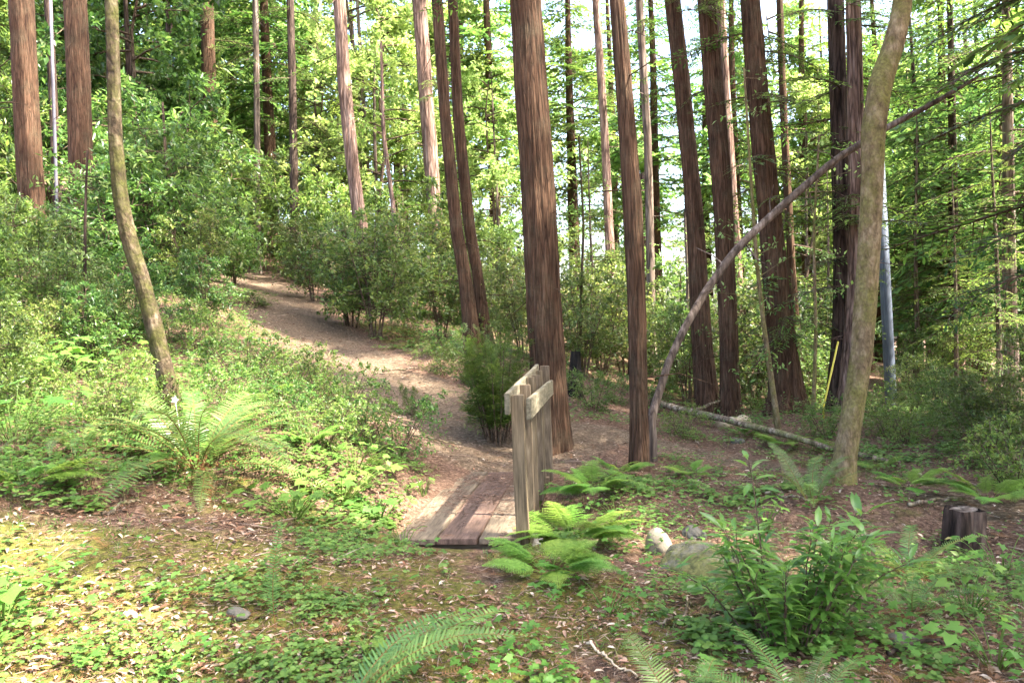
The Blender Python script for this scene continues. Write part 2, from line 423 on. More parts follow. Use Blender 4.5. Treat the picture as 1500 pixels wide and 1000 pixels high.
ctrl += [(-.95, 5.52, -.028), (.1, 5.50, -.032), (-.9, 5.9, -.03), (-.4, 5.5, -.03), (-.1, 6.9, -.34), (.3, 6.6, -.40), (0, 8.4, -.05), (.3, 8.3, -.05), (-1.2, 6.5, .03), (-.8, 7.6, .05),
         (-25, 35, 9), (-40, 20, 14), (-14, 36, 6.3), (-30, 60, 13), (-1, 30, 3.0), (10, 30, 0.2), (25, 30, -1.6), (0, 60, 5), (30, 60, -2.5), (60, 30, -4),
         (-22, 12, 6.5), (0, 0, -.05), (-3, 0, .5), (3, 0, .05), (0, -10, .2), (-15, -10, 4), (15, -10, -.8), (-60, 60, 22), (-60, -15, 16), (65, -15, -3), (60, 85, -3), (0, 88, 7), (-60, 88, 24)]
cp = np.array(ctrl)
_n = len(cp)
def _U(r2): return .5 * r2 * np.log(r2 + 1e-9)
_r2 = ((cp[:, None, :2] - cp[None, :, :2]) ** 2).sum(-1)
_K = _U(_r2) + np.eye(_n) * .06
_P = np.concatenate([np.ones((_n, 1)), cp[:, :2]], 1)
_A = np.block([[_K, _P], [_P.T, np.zeros((3, 3))]])
_w = np.linalg.solve(_A, np.concatenate([cp[:, 2], np.zeros(3)]))

PATH = [np.array(at(*p)[:2]) for p in [(750, 680, 8.6), (690, 655, 9.1), (605, 590, 10.8), (492, 512, 14), (400, 445, 18), (362, 412, 22), (300, 390, 27)]] + [np.array([-17., 36.])]
PATHW = [.55, .8, .95, 1.1, 1.5, 1.6, 1.5, 1.]
PATH2 = [np.array(p) for p in [(.1, 8.8), (1.0, 10.2), (2.0, 10.4), (2.9, 9.6), (3.4, 7.9), (4.2, 6.9), (6.5, 6.6), (9., 7.)]]
PATH2W = [.5, .6, .6, .5, .36, .34, .36, .3]
PATH3 = [np.array(p) for p in [(-.35, 5.4), (-.1, 4.4), (.6, 3.2), (1, 1.5)]]
PATH3W = [.35, .3, .35, .4]
def path_d(x, y, PP, WW):
    best = np.full(np.shape(x), 9.0)
    for i in range(len(PP) - 1):
        a, b = PP[i], PP[i + 1]; ab = b - a
        t = np.clip(((x - a[0]) * ab[0] + (y - a[1]) * ab[1]) / (ab @ ab), 0, 1)
        d = np.hypot(x - a[0] - t * ab[0], y - a[1] - t * ab[1]) / (WW[i] * (1 - t) + WW[i + 1] * t)
        best = np.minimum(best, d)
    return best
def path_mask(x, y):
    d = np.minimum(path_d(x, y, PATH, PATHW), path_d(x, y, PATH2, PATH2W) * 1.05)
    d = np.minimum(d, path_d(x, y, PATH3, PATH3W) + .75)
    return np.clip(1.35 - d + .25 * vnoise(x * 1.7, y * 1.7, seed=5), 0, 1)


def H(x, y, det=True):
    x = np.asarray(x, float); y = np.asarray(y, float)
    sh = np.broadcast(x, y).shape
    xs = np.clip(np.broadcast_to(x, sh).ravel(), -60, 65); ys = np.clip(np.broadcast_to(y, sh).ravel(), -15, 88)
    out = np.zeros(len(xs))
    for s in range(0, len(xs), 40000):
        a = xs[s:s + 40000]; b = ys[s:s + 40000]
        r2 = (a[:, None] - cp[None, :, 0]) ** 2 + (b[:, None] - cp[None, :, 1]) ** 2
        out[s:s + 40000] = _U(r2) @ _w[:_n] + _w[_n] + _w[_n + 1] * a + _w[_n + 2] * b
    z = out.reshape(sh)
    if det:
        z = z + .035 * fbm(x * 1.1, y * 1.1, seed=3, oct=3) + .012 * fbm(x * 6, y * 6, seed=9, oct=3)
    return z
def h1(x, y): return float(H(np.array([x]), np.array([y]))[0])
def gp(px, d):
    """ground point below image column px at depth d"""
    p = at(px, 480, d)
    return np.array([p[0], p[1], h1(p[0], p[1])])
def ghit(px, py):
    d = np.linspace(2, 60, 1200)
    P = np.array([at(px, py, t) for t in d])
    z = H(P[:, 0], P[:, 1])
    k = np.argmax(P[:, 2] < z)
    return np.array([P[k, 0], P[k, 1], z[k]]), d[k]


def build_ground():
    n = 560
    u = np.linspace(-1, 1, n)
    xs = 5.5 * np.sinh(u * 4.6) / np.sinh(1.0) * .62
    xs = np.clip(xs, -420, 420)
    v = np.linspace(-1, 1, n)
    ys = 7 + 5.5 * np.sinh(v * 4.6) / np.sinh(1.0) * .62
    X, Y = np.meshgrid(xs, ys)
    Z = H(X, Y)
    pm = path_mask(X, Y)
    Z = Z - .04 * pm
    V = np.stack([X, Y, Z], -1).reshape(-1, 3)
    i = np.arange(n - 1)[:, None] * n; j = np.arange(n - 1)[None]
    q = np.stack([i + j, i + j + 1, i + n + j + 1, i + n + j], -1).reshape(-1, 4)
    g = Geo(); g.add(V, q)
    me = g.mesh('ground', ground_mat(), True)
    a = me.attributes.new('path', 'FLOAT', 'POINT'); a.data.foreach_set('value', pm.ravel().astype(np.float32))
    r = np.hypot(X, Y - 4)
    mo = .58 * np.exp(-(((X + 1.0) / 3.2) ** 2 + ((Y - 3.8) / 1.9) ** 2)) + .16 + .2 * vnoise(X * .8, Y * .8, seed=21) + .28 * np.exp(-(((X + 1.5) / 2.5) ** 2 + ((Y - 16) / 2.5) ** 2))
    mo = mo * (1 - pm)
    a = me.attributes.new('moss', 'FLOAT', 'POINT'); a.data.foreach_set('value', mo.ravel().astype(np.float32))
    o = mk('ground', me); o['kind'] = 'structure'
    return o
build_ground()


# ------------------------------------------------------------------ conifer boughs
def make_bough(seed, L_=1.0, ntw=26, shoot=.07, step=.035, droop=.25, wide=.42, blade=.26):
    """one flat drooping branch, along +X, about 1 m long"""
    r = np.random.default_rng(seed)
    wood = Geo(); lf = Geo()
    t = np.linspace(0, 1, 9)
    ax = np.stack([t, .05 * np.sin(t * 5 + seed), .06 * t - droop * t ** 2], -1)
    tube(wood, ax, np.linspace(.013, .003, 9), 4, .4)
    P = []; A = []; S = []; NN = []
    for i in range(ntw):
        tt = .12 + .86 * i / (ntw - 1)
        side = 1 if i % 2 else -1
        b = np.array([np.interp(tt, t, ax[:, k]) for k in range(3)])
        ln = wide * (1 - .75 * tt) * (.6 + .4 * min(1, tt * 4)) * r.uniform(.6, 1.15)
        an = math.radians(r.uniform(42, 68)) * side
        d = np.array([math.cos(an), math.sin(an), r.uniform(-.22, .06)]); d /= np.linalg.norm(d)
        m = max(3, int(ln / step))
        for k in range(m):
            s = (k + .6) / m
            p = b + d * ln * s + np.array([0, 0, -.22 * ln * s * s])
            sd = 1 if k % 2 else -1
            a2 = math.radians(r.uniform(38, 60)) * sd
            dd = np.array([d[0] * math.cos(a2) - d[1] * math.sin(a2), d[0] * math.sin(a2) + d[1] * math.cos(a2), -.12 + r.uniform(-.25, .15)])
            P.append(p); A.append(dd); S.append(shoot * r.uniform(.6, 1.3) * (1.1 - .5 * s)); NN.append((r.uniform(-.35, .35), r.uniform(-.35, .35), 1))
        P.append(b + d * ln + np.array([0, 0, -.22 * ln])); A.append(d + np.array([0, 0, -.3])); S.append(shoot); NN.append((0, 0, 1))
        pts = np.array([b, b + d * ln * .5 + np.array([0, 0, -.055 * ln]), b + d * ln + np.array([0, 0, -.22 * ln])])
        tube(wood, pts, [.004, .003, .0015], 3, .5)
    P = np.array(P); A = np.array(A); S = np.array(S); NN = np.array(NN)
    scatter(lf, BLADE, P, frames(A, NN), np.stack([S, S * blade, S], -1), np.clip(r.normal(.5, .25, len(P)), 0, 1))
    return wood, lf


def place_geo(dst, src_arr, Rm, P, s, jit, mat):
    v, q, t, rq, rt_ = src_arr
    V = (v * s) @ Rm.T + P
    b = dst.n
    dst.v.append(V); dst.n += len(V)
    if len(q): dst.q.append(q + b); dst.rq.append(np.clip(rq + jit, 0, 1)); dst.mq.append(np.full(len(q), mat))
    if len(t): dst.t.append(t + b); dst.rt.append(np.clip(rt_ + jit, 0, 1)); dst.mt.append(np.full(len(t), mat))


def rot_dir(az, el, rollx=0):
    return np.array((Matrix.Rotation(az, 3, 'Z') @ Matrix.Rotation(-el, 3, 'Y') @ Matrix.Rotation(rollx, 3, 'X')))

BFINE = [make_bough(s) for s in (1, 2, 3)]
BROUGH = [make_bough(s, ntw=15, shoot=.15, step=.075, wide=.5, blade=.42) for s in (4, 5, 6)]
BFAR = [make_bough(s, ntw=9, shoot=.26, step=.17, wide=.55, blade=.40) for s in (7, 8)]


def conifer_crown(seed, height, rad, nb, boughs, el0=.1, low_sparse=.0, mats=None, top=.15):
    r = np.random.default_rng(seed)
    g = Geo()
    arrs = [(w.arrays(), l.arrays()) for w, l in boughs]
    for i in range(nb):
        f = ((i + r.uniform(0, 1)) / nb)
        if r.uniform() < low_sparse * (1 - f): continue
        z = f * height
        ln = rad * (1 - f * (1 - top)) * r.uniform(.55, 1.15) * (.65 + .35 * min(1, f * 5))
        az = i * 2.399 + r.uniform(-.5, .5)
        el = el0 * (f * 2 - .6) + r.uniform(-.2, .2)
        w, l = arrs[r.integers(len(arrs))]
        Rm = rot_dir(az, el, r.uniform(-.4, .4))
        P = np.array([0, 0, z]); j = r.uniform(-.25, .25)
        place_geo(g, l, Rm, P, ln, j, 0)
        place_geo(g, w, Rm, P, ln, 0, 1)
    return g.mesh('crown', mats)


def sway_trunk(seed, height, r0, seg=10, rings=26, wob=.12, flare=.3):
    r = np.random.default_rng(seed)
    z = np.linspace(-.4, height, rings)
    x = wob * np.sin(z * .33 + seed) * (z / height); y = wob * np.cos(z * .27 + seed * 2) * (z / height)
    rad = r0 * (1 - .85 * np.clip(z, 0, None) / height) * (1 + flare * np.exp(-np.clip(z, 0, None) / .5))
    return np.stack([x, y, z], -1), rad


def bark_trunk(pts, rad, seg, rings, amp, seed, knots=True):
    """trunk surface along a curve with long furrows"""
    pts = np.asarray(pts, float); rad = np.asarray(rad, float)
    s = np.concatenate([[0], np.cumsum(np.linalg.norm(np.diff(pts, axis=0), axis=1))])
    # finer rings low down, coarser above
    u = np.linspace(0, 1, rings) ** 1.6 * s[-1]
    C_ = np.stack([np.interp(u, s, pts[:, k]) for k in range(3)], -1)
    if len(pts) > 2:
        for _ in range(6):
            C_[1:-1] = .25 * C_[:-2] + .5 * C_[1:-1] + .25 * C_[2:]
    rr = np.interp(u, s, rad)
    tg = np.gradient(C_, axis=0)
    R = frames(tg, np.tile(np.array([[0., 1, .05]]), (rings, 1)))
    a = np.arange(seg) / seg * 2 * PI
    ca, sa = np.cos(a)[None], np.sin(a)[None]
    uu = u[:, None]
    n1 = 1 - np.abs(vnoise(ca * 4.2, sa * 4.2, uu * .55, seed)) * 2
    n2 = 1 - np.abs(vnoise(ca * 9, sa * 9, uu * 1.3, seed + 3)) * 2
    n3 = vnoise(ca * 1.3, sa * 1.3, uu * .35, seed + 5)
    n4 = vnoise(ca * 14, sa * 14, uu * 9, seed + 8)
    but = np.exp(-np.clip(uu - .35, 0, None) / .30) * (.24 + .42 * vnoise(ca * 1.8, sa * 1.8, uu * .1, seed + 6))
    f = .955 + amp * ((n1 - .5) * .9 + (n2 - .5) * .7 + n4 * .35) + .05 * n3 + but
    ring = R[:, :, 1][:, None] * np.cos(a)[None, :, None] + R[:, :, 2][:, None] * np.sin(a)[None, :, None]
    V = C_[:, None] + ring * (rr[:, None] * f)[:, :, None]
    g = Geo()
    i = np.arange(rings - 1)[:, None] * seg; j = np.arange(seg)[None]
    q = np.stack([i + j, i + (j + 1) % seg, i + seg + (j + 1) % seg, i + seg + j], -1).reshape(-1, 4)
    g.add(V.reshape(-1, 3), q)
    return g, C_, u


CROWN_RED = [conifer_crown(s, 13, 2.6, 42, BROUGH, .15, .3, [M_['needle'], M_['twig']]) for s in (31, 32, 33)]
SPROUT = {}
for i, (w, l) in enumerate(BFINE):
    g = Geo(); place_geo(g, l.arrays(), np.eye(3), np.zeros(3), 1, 0, 0); place_geo(g, w.arrays(), np.eye(3), np.zeros(3), 1, 0, 1)
    SPROUT[i] = g.mesh('bough', [M_['needle'], M_['twig']])
    SPROUT[i + 3] = g.mesh('bough', [M_['fir'], M_['twig']])


def px_tree(name, label, cat, d, pts, mat, amp=.06, seg=40, rings=110, height=20, crown=None, crown_z=9, sprouts=(), seed=1, group=None, flare=1.0, crown_sc=1.0, lean_d=0):
    """a tree whose trunk passes through the given sight lines at distance d; pts = (px, py, width_px) from the foot up"""
    P = []; Rr = []
    for k, (px, py, w) in enumerate(pts):
        P.append(at(px, py, d + lean_d * k)); Rr.append(w * d / F / 2 * (.9 if cat == 'tree' and name != 'mossy_tree' else .95))
    P = np.array(P)
    base = P[0].copy(); base[2] = h1(base[0], base[1])
    # foot below the soil
    P = np.concatenate([[P[0] - (P[1] - P[0]) / np.linalg.norm(P[1] - P[0]) * max(.3, P[0][2] - base[2] + .3)], P])
    Rr = [Rr[0] * 1.0] + Rr
    # carry on above the frame
    if height and P[-1][2] < height + base[2]:
        dr = (P[-1] - P[-2]); dr /= np.linalg.norm(dr)
        top0 = P[-1].copy(); r0 = Rr[-1]
        rem = height + base[2] - top0[2]
        for f in (.25, .5, .75, 1):
            q = top0 + np.array([dr[0] * rem * f * (1 - .5 * f), dr[1] * rem * f * (1 - .5 * f), rem * f])
            P = np.concatenate([P, [q]]); Rr.append(r0 * (1 - .9 * f))
    P = P - base
    g, CC, u = bark_trunk(P, Rr, seg, rings, amp, seed)
    rr_ = random.Random(seed * 5 + 1)
    for _ in range(9 if name != 'mossy_tree' else 0):
        k = rr_.randrange(rings // 6, rings // 2 + rings // 6); c = CC[k]; a = rr_.uniform(0, 6.28); ln = rr_.uniform(.25, 1.1)
        dv = np.array([math.cos(a), math.sin(a), rr_.uniform(-.5, .3)]) * ln
        m1 = c + dv * .45 + np.array([rr_.uniform(-.05, .05), 0, .05]); e = c + dv + np.array([0, 0, -.12 * ln])
        tube(g, [c, m1, e], [.010, .007, .003], 4, .5)
        if ln > .5: tube(g, [c + (m1 - c) * .99, m1 + np.array([.12, .05, .10])], [.005, .002], 3, .5)
    root = thing(name, label, cat, base, group=group)
    mk('trunk', g.mesh('trunk', mat, True), root)
    if crown is not None:
        k = np.argmin(np.abs(CC[:, 2] - crown_z))
        tp = CC[min(len(CC) - 1, k)]
        mk('crown', crown, root, tp, (0, 0, seed * 1.7), crown_sc)
    for (px, py, ang, ln, kind) in sprouts:
        p = at(px, py, d) - base
        k = np.argmin(np.abs(CC[:, 2] - p[2])); c = CC[k]
        mk('bough', SPROUT[kind], root, c, (random.uniform(-.4, .4), random.uniform(-.15, .25), math.radians(ang)), ln)
    return root


def rsp(n, px, y0, y1, l0=.5, l1=1.3, kinds=(0, 1, 2), angs=None):
    o = []
    for i in range(n):
        a = random.choice(angs) + random.uniform(-25, 25) if angs else random.uniform(0, 360)
        o.append((px, random.uniform(y0, y1), a, random.uniform(l0, l1), random.choice(kinds)))
    return o


def main_trees():
    R = 'redwood_tree'
    px_tree(R, 'thick redwood with furrowed brown bark directly behind the footbridge railing', 'tree', 9.6,
            [(809, 668, 62), (803, 560, 61), (797, 450, 60), (790, 300, 58), (779, 140, 56), (770, 0, 51)], M_['red'], .055, 96, 260, 21, CROWN_RED[0], 10, rsp(5, 775, -90, -20, .6, 1.3), 1)
    px_tree(R, 'slender redwood standing at the right end of the dirt clearing, right of the thickest trunk', 'tree', 8.8,
            [(936, 695, 35), (936, 600, 31), (933, 450, 31), (927, 300, 32), (916, 150, 29), (904, 0, 26)], M_['red'], .06, 72, 220, 18, CROWN_RED[1], 10.5, (), 2)
    px_tree(R, 'left trunk of the fused twin redwoods in the centre', 'tree', 14.2,
            [(694, 512, 30), (680, 398, 22), (669, 340, 21), (652, 170, 19), (640, 0, 19)], M_['red'], .05, 56, 160, 24, CROWN_RED[2], 13, (), 3)
    px_tree(R, 'right trunk of the fused twin redwoods in the centre', 'tree', 14.6,
            [(710, 488, 22), (699, 398, 19), (688, 340, 20), (671, 170, 19), (663, 0, 17)], M_['red'], .05, 56, 160, 24, CROWN_RED[0], 14, (), 4)
    px_tree(R, 'redwood crossed low by the leaning dead trunk, left of its foot-sharing neighbour', 'tree', 14,
            [(1036, 598, 40), (1028, 500, 35), (1018, 320, 30), (1000, 130, 28), (985, 0, 27)], M_['red'], .06, 56, 160, 23, CROWN_RED[1], 12, rsp(8, 1000, -60, 160, .5, 1.2), 5)
    px_tree(R, 'redwood sharing a foot with its left neighbour, crossed by the leaning dead trunk', 'tree', 13.6,
            [(1070, 612, 32), (1068, 500, 31), (1060, 300, 33), (1045, 120, 33), (1036, 0, 32)], M_['red'], .06, 56, 160, 24, CROWN_RED[2], 12.5, rsp(14, 1050, -40, 330, .5, 1.3), 6)
    px_tree(R, 'thick redwood with a broad flared foot and green tufts, behind the thin pale sapling', 'tree', 13.2,
            [(1156, 605, 58), (1147, 520, 48), (1135, 400, 42), (1124, 280, 38), (1108, 120, 35), (1099, 0, 33)], M_['red'], .09, 64, 180, 24, CROWN_RED[0], 12, rsp(34, 1120, 20, 500, .5, 1.5), 7)
    px_tree(R, 'thin straight redwood just behind the flared thick redwood', 'tree', 16,
            [(1170, 545, 18), (1160, 400, 14), (1152, 250, 13), (1146, 120, 12), (1142, 0, 11)], M_['red'], .05, 28, 80, 22, CROWN_RED[1], 13, rsp(12, 1148, 0, 380, .5, 1.3), 8)
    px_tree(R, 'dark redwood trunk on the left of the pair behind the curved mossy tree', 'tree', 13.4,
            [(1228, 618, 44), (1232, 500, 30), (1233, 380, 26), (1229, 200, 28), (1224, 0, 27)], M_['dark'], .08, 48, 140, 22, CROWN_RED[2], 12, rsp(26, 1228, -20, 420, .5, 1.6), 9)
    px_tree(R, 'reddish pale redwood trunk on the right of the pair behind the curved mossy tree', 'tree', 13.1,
            [(1243, 612, 38), (1250, 500, 32), (1256, 380, 27), (1254, 200, 26), (1250, 0, 24)], M_['red_sunlit'], .08, 48, 140, 23, CROWN_RED[0], 12, rsp(16, 1255, 0, 420, .5, 1.5), 10)
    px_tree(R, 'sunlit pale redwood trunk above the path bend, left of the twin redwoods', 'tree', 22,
            [(533, 400, 26), (528, 330, 24), (516, 240, 22), (505, 130, 22), (497, 0, 21)], M_['red_sunlit'], .07, 32, 100, 26, CROWN_RED[1], 15, rsp(8, 505, 20, 260, .7, 1.5), 11)
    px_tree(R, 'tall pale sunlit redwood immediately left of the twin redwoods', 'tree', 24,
            [(645, 455, 26), (640, 350, 25), (630, 220, 25), (621, 100, 25), (614, 0, 24)], M_['red_sunlit'], .07, 32, 100, 26, CROWN_RED[2], 16, rsp(8, 625, 20, 260, .7, 1.5), 12)
    px_tree(R, 'reddish redwood nearest the left edge of the wood', 'tree', 19,
            [(52, 420, 48), (46, 300, 40), (38, 150, 38), (31, 0, 38)], M_['red'], .06, 48, 120, 22, CROWN_RED[0], 12, (), 13)
    px_tree(R, 'reddish redwood just left of the mossy leaning tree', 'tree', 18,
            [(125, 400, 46), (120, 300, 40), (116, 150, 37), (110, 0, 35)], M_['red'], .06, 48, 120, 22, CROWN_RED[1], 12, (), 14)
    px_tree('fir_tree', 'thin dark trunk close behind the pale pole on the left', 'tree', 22,
            [(86, 400, 17), (84, 300, 15), (78, 150, 14), (70, 0, 13)], M_['dark'], .05, 20, 60, 20, CROWN_RED[2], 13, (), 15)
    px_tree('fir_tree', 'short visible dark redwood trunk among leaves between the mossy tree and two thin firs', 'tree', 28,
            [(318, 420, 30), (315, 300, 26), (307, 150, 24), (302, 0, 22)], M_['red'], .06, 24, 60, 24, CROWN_RED[0], 14, rsp(6, 306, 0, 90, 1, 2, (3, 4, 5)), 16)
    px_tree('fir_tree', 'left and thinner of the two straight firs beyond the path crest', 'tree', 26,
            [(377, 400, 12), (377, 300, 11), (376, 150, 10), (374, 0, 10)], M_['grey'], .05, 16, 60, 22, CROWN_RED[1], 13, rsp(12, 376, 0, 300, .7, 1.8, (3, 4, 5)), 17)
    px_tree('fir_tree', 'right and darker of the two straight firs beyond the path crest', 'tree', 25,
            [(433, 400, 17), (431, 300, 15), (429, 150, 13), (425, 0, 12)], M_['dark'], .05, 20, 60, 24, CROWN_RED[2], 13, rsp(14, 428, 0, 260, .8, 2.0, (3, 4, 5)), 18)
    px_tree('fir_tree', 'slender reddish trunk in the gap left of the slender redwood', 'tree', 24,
            [(897, 470, 18), (893, 350, 16), (886, 200, 14), (873, 0, 13)], M_['red_sunlit'], .06, 20, 60, 24, CROWN_RED[0], 14, rsp(9, 885, 0, 300, .7, 1.5), 19)
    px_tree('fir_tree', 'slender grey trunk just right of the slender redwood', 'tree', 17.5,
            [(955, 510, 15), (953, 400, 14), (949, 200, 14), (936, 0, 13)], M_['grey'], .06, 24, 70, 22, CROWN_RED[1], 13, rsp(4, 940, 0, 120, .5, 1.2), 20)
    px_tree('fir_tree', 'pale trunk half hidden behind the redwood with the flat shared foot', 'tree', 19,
            [(1092, 560, 16), (1078, 350, 15), (1066, 170, 14), (1056, 0, 13)], M_['red_sunlit'], .06, 20, 60, 22, CROWN_RED[2], 13, (), 21)
    # curved mossy trees
    px_tree('mossy_tree', 'thin mossy tree with a leaning curved trunk left of the path, above the big fern', 'tree', 7.2,
            [(256, 600, 27), (246, 560, 26), (226, 480, 26), (208, 410, 25), (190, 355, 25), (176, 290, 23), (169, 200, 21), (166, 100, 20), (163, 0, 20)], M_['moss'], .055, 40, 170, 8, None, 0, (), 22)
    px_tree('mossy_tree', 'smooth tan mossy tree bending right at the top, at the right side', 'tree', 7.6,
            [(1232, 716, 34), (1238, 670, 31), (1248, 610, 33), (1262, 520, 34), (1268, 440, 36), (1274, 350, 35), (1278, 260, 35), (1279, 190, 38), (1290, 120, 37), (1308, 70, 33), (1321, 20, 30), (1328, -60, 28)],
            M_['tan'], .03, 56, 200, 9, None, 0, (), 23)
main_trees()


# ------------------------------------------------------------------ broadleaf shrubs and trees
def shrub_geo(seed, Ht, Rd, nleaf, leaf, lsize, stems=4, r0=.03, low=.2, up=.5, nbr=12, ntw=6, droop=.25, hintup=1.0, spread=.35):
    r = np.random.default_rng(seed)
    wood = Geo(); lf = Geo()
    tw = []
    for s in range(stems):
        az = r.uniform(0, 2 * PI); le = Ht * r.uniform(.7, 1)
        off = np.array([math.cos(az), math.sin(az), 0]) * (Rd * spread if stems > 1 else Rd * .12)
        n = 7; t = np.linspace(0, 1, n)
        pts = np.stack([off[0] * (.15 + t ** 1.3) + r.normal(0, .02 * Ht, n) * t, off[1] * (.15 + t ** 1.3) + r.normal(0, .02 * Ht, n) * t, -.1 + (le + .1) * t], -1)
        tube(wood, pts, r0 * (1 - .8 * t) * r.uniform(.7, 1.1), 6, .4)
        for b in range(nbr):
            f = low + (1 - low) * (b + r.uniform(0, 1)) / nbr
            p0 = np.array([np.interp(f, t, pts[:, k]) for k in range(3)])
            a = r.uniform(0, 2 * PI); prof = math.sin(PI * min(1, .18 + .82 * (f - low) / (1 - low))) ** .7 if True else 1
            ln = Rd * (.3 + .7 * prof) * r.uniform(.5, 1.1)
            d = np.array([math.cos(a), math.sin(a), up * r.uniform(-.2, 1.3)]); d /= np.linalg.norm(d)
            tt = np.linspace(0, 1, 5)[:, None]
            bp = p0 + d * ln * tt + np.array([0, 0, -droop * ln]) * tt ** 2 + r.normal(0, .03 * ln, (5, 3)) * tt
            tube(wood, bp, np.linspace(r0 * .38, r0 * .1, 5), 4, .4)
            for k in range(ntw):
                g_ = r.uniform(.25, 1)
                q0 = np.array([np.interp(g_, tt[:, 0], bp[:, m]) for m in range(3)])
                d2 = d * .6 + r.normal(0, .55, 3); d2 /= np.linalg.norm(d2)
                l2 = ln * r.uniform(.2, .45)
                q1 = q0 + d2 * l2 * .5; q2 = q0 + d2 * l2 + np.array([0, 0, -.15 * l2])
                tube(wood, [q0, q1, q2], [r0 * .1, r0 * .07, r0 * .04], 3, .6)
                tw.append((q0, q1, q2))
    tw = np.array(tw)
    k = r.integers(0, len(tw), nleaf); f = r.uniform(.1, 1.05, nleaf)[:, None]
    T = tw[k]
    P = np.where(f < .5, T[:, 0] + (T[:, 1] - T[:, 0]) * f * 2, T[:, 1] + (T[:, 2] - T[:, 1]) * (f - .5) * 2)
    dirv = T[:, 2] - T[:, 0]; dirv /= np.linalg.norm(dirv, axis=1, keepdims=True)
    A = dirv * .5 + r.normal(0, .75, (nleaf, 3)) + np.array([0, 0, -.1])
    P = P + r.normal(0, lsize * .30, (nleaf, 3))
    NN = np.stack([r.normal(0, .55, nleaf), r.normal(0, .55, nleaf), np.full(nleaf, hintup)], -1)
    S = lsize * r.uniform(.55, 1.25, nleaf)
    clump = r.normal(0, .16, len(tw))[k]
    scatter(lf, leaf, P, frames(A, NN), S, np.clip(.45 + clump + r.normal(0, .17, nleaf), 0, 1))
    return wood, lf


def shrub_proto(name, label, cat, leafmat_, **kw):
    w, l = shrub_geo(**kw)
    root = thing(name, label, cat, (0, 0, -50))
    a = mk('branches', w.mesh('branches', M_['twig'], True), root)
    b = mk('foliage', l.mesh('foliage', leafmat_), root)
    KIDS[root.name] = [a, b]
    return root


def tree_proto(name, cat, H_, r0, bark, crown_fn, seed):
    root = thing(name, '', cat, (0, 0, -50))
    p, rad = sway_trunk(seed, H_, r0)
    g = Geo(); tube(g, p, rad, 10)
    a = mk('trunk', g.mesh('trunk', bark, True), root)
    kids = [a] + crown_fn(root)
    KIDS[root.name] = kids
    return root


LOBL = leaf6(.42); LSM = leaf2(.5); LLN = leaf2(.34); LTREE = leaf2(.55, .1)
P_OAK = [shrub_proto('tanoak_shrub', '', 'shrub', M_['oak'], seed=40 + i, Ht=3.2, Rd=1.3, nleaf=4600, leaf=LLN, lsize=.16, stems=5, r0=.03, low=.12, nbr=13, ntw=7) for i in range(3)]
P_HUCK = [shrub_proto('huckleberry_shrub', '', 'shrub', M_['huck'], seed=50 + i, Ht=2.4, Rd=1.0, nleaf=5000, leaf=LSM, lsize=.088, stems=8, r0=.02, low=.22, nbr=11, ntw=7, spread=.6) for i in range(2)]
P_LOW = [shrub_proto('low_shrub', '', 'shrub', M_['low'], seed=60 + i, Ht=.75, Rd=.45, nleaf=2600, leaf=LSM, lsize=.042, stems=9, r0=.008, low=.05, nbr=7, ntw=5, spread=.9) for i in range(3)]


def broad_crown(seed, Hc, Rd, n, ls, mat, droop=.25, up=.45, stems=1):
    def fn(root):
        w, l = shrub_geo(seed=seed, Ht=Hc, Rd=Rd, nleaf=n, leaf=LTREE, lsize=ls, stems=stems, r0=.09, low=.22, up=up, nbr=34, ntw=9, droop=droop, spread=.4)
        g = Geo(); place_geo(g, l.arrays(), np.eye(3), np.zeros(3), 1, 0, 0); place_geo(g, w.arrays(), np.eye(3), np.zeros(3), 1, 0, 1)
        return [mk('crown', g.mesh('crown', [M_[mat], M_['twig']]), root)]
    return fn
def con_crown(seed, hgt, rad, nb, bs, z0, mat='fir', sp=.2):
    def fn(root):
        return [mk('crown', conifer_crown(seed, hgt, rad, nb, bs, .1, sp, [M_[mat], M_['twig']], .12), root, (0, 0, z0))]
    return fn


P_MAPLE = [tree_proto('maple_tree', 'tree', 9.5, .11, M_['grey'], broad_crown(70 + i, 11, 3.2, 8500, .19, 'light'), i + 1) for i in range(2)]
P_TALLOAK = [tree_proto('tanoak_tree', 'tree', 9.5, .13, M_['dark'], broad_crown(75 + i, 11, 3.0, 13000, .19, 'oak'), i + 3) for i in range(2)]
P_CON = [tree_proto('fir_tree', 'tree', 18, .20, M_['dark'], con_crown(80 + i, 16.4, 3.0, 150, BROUGH, 1.8, 'fir', .1), i + 5) for i in range(2)]
P_RCON = [tree_proto('redwood_tree', 'tree', 20, .26, M_['red'], con_crown(85 + i, 15.5, 2.8, 130, BROUGH, 4.8, 'needle', .25), i + 7) for i in range(2)]
P_FARCON = [tree_proto('fir_tree', 'tree', 22, .26, M_['dark'], con_crown(90 + i, 20.5, 3.2, 60, BFAR, 2.0, 'fir', .2), i + 9) for i in range(2)]

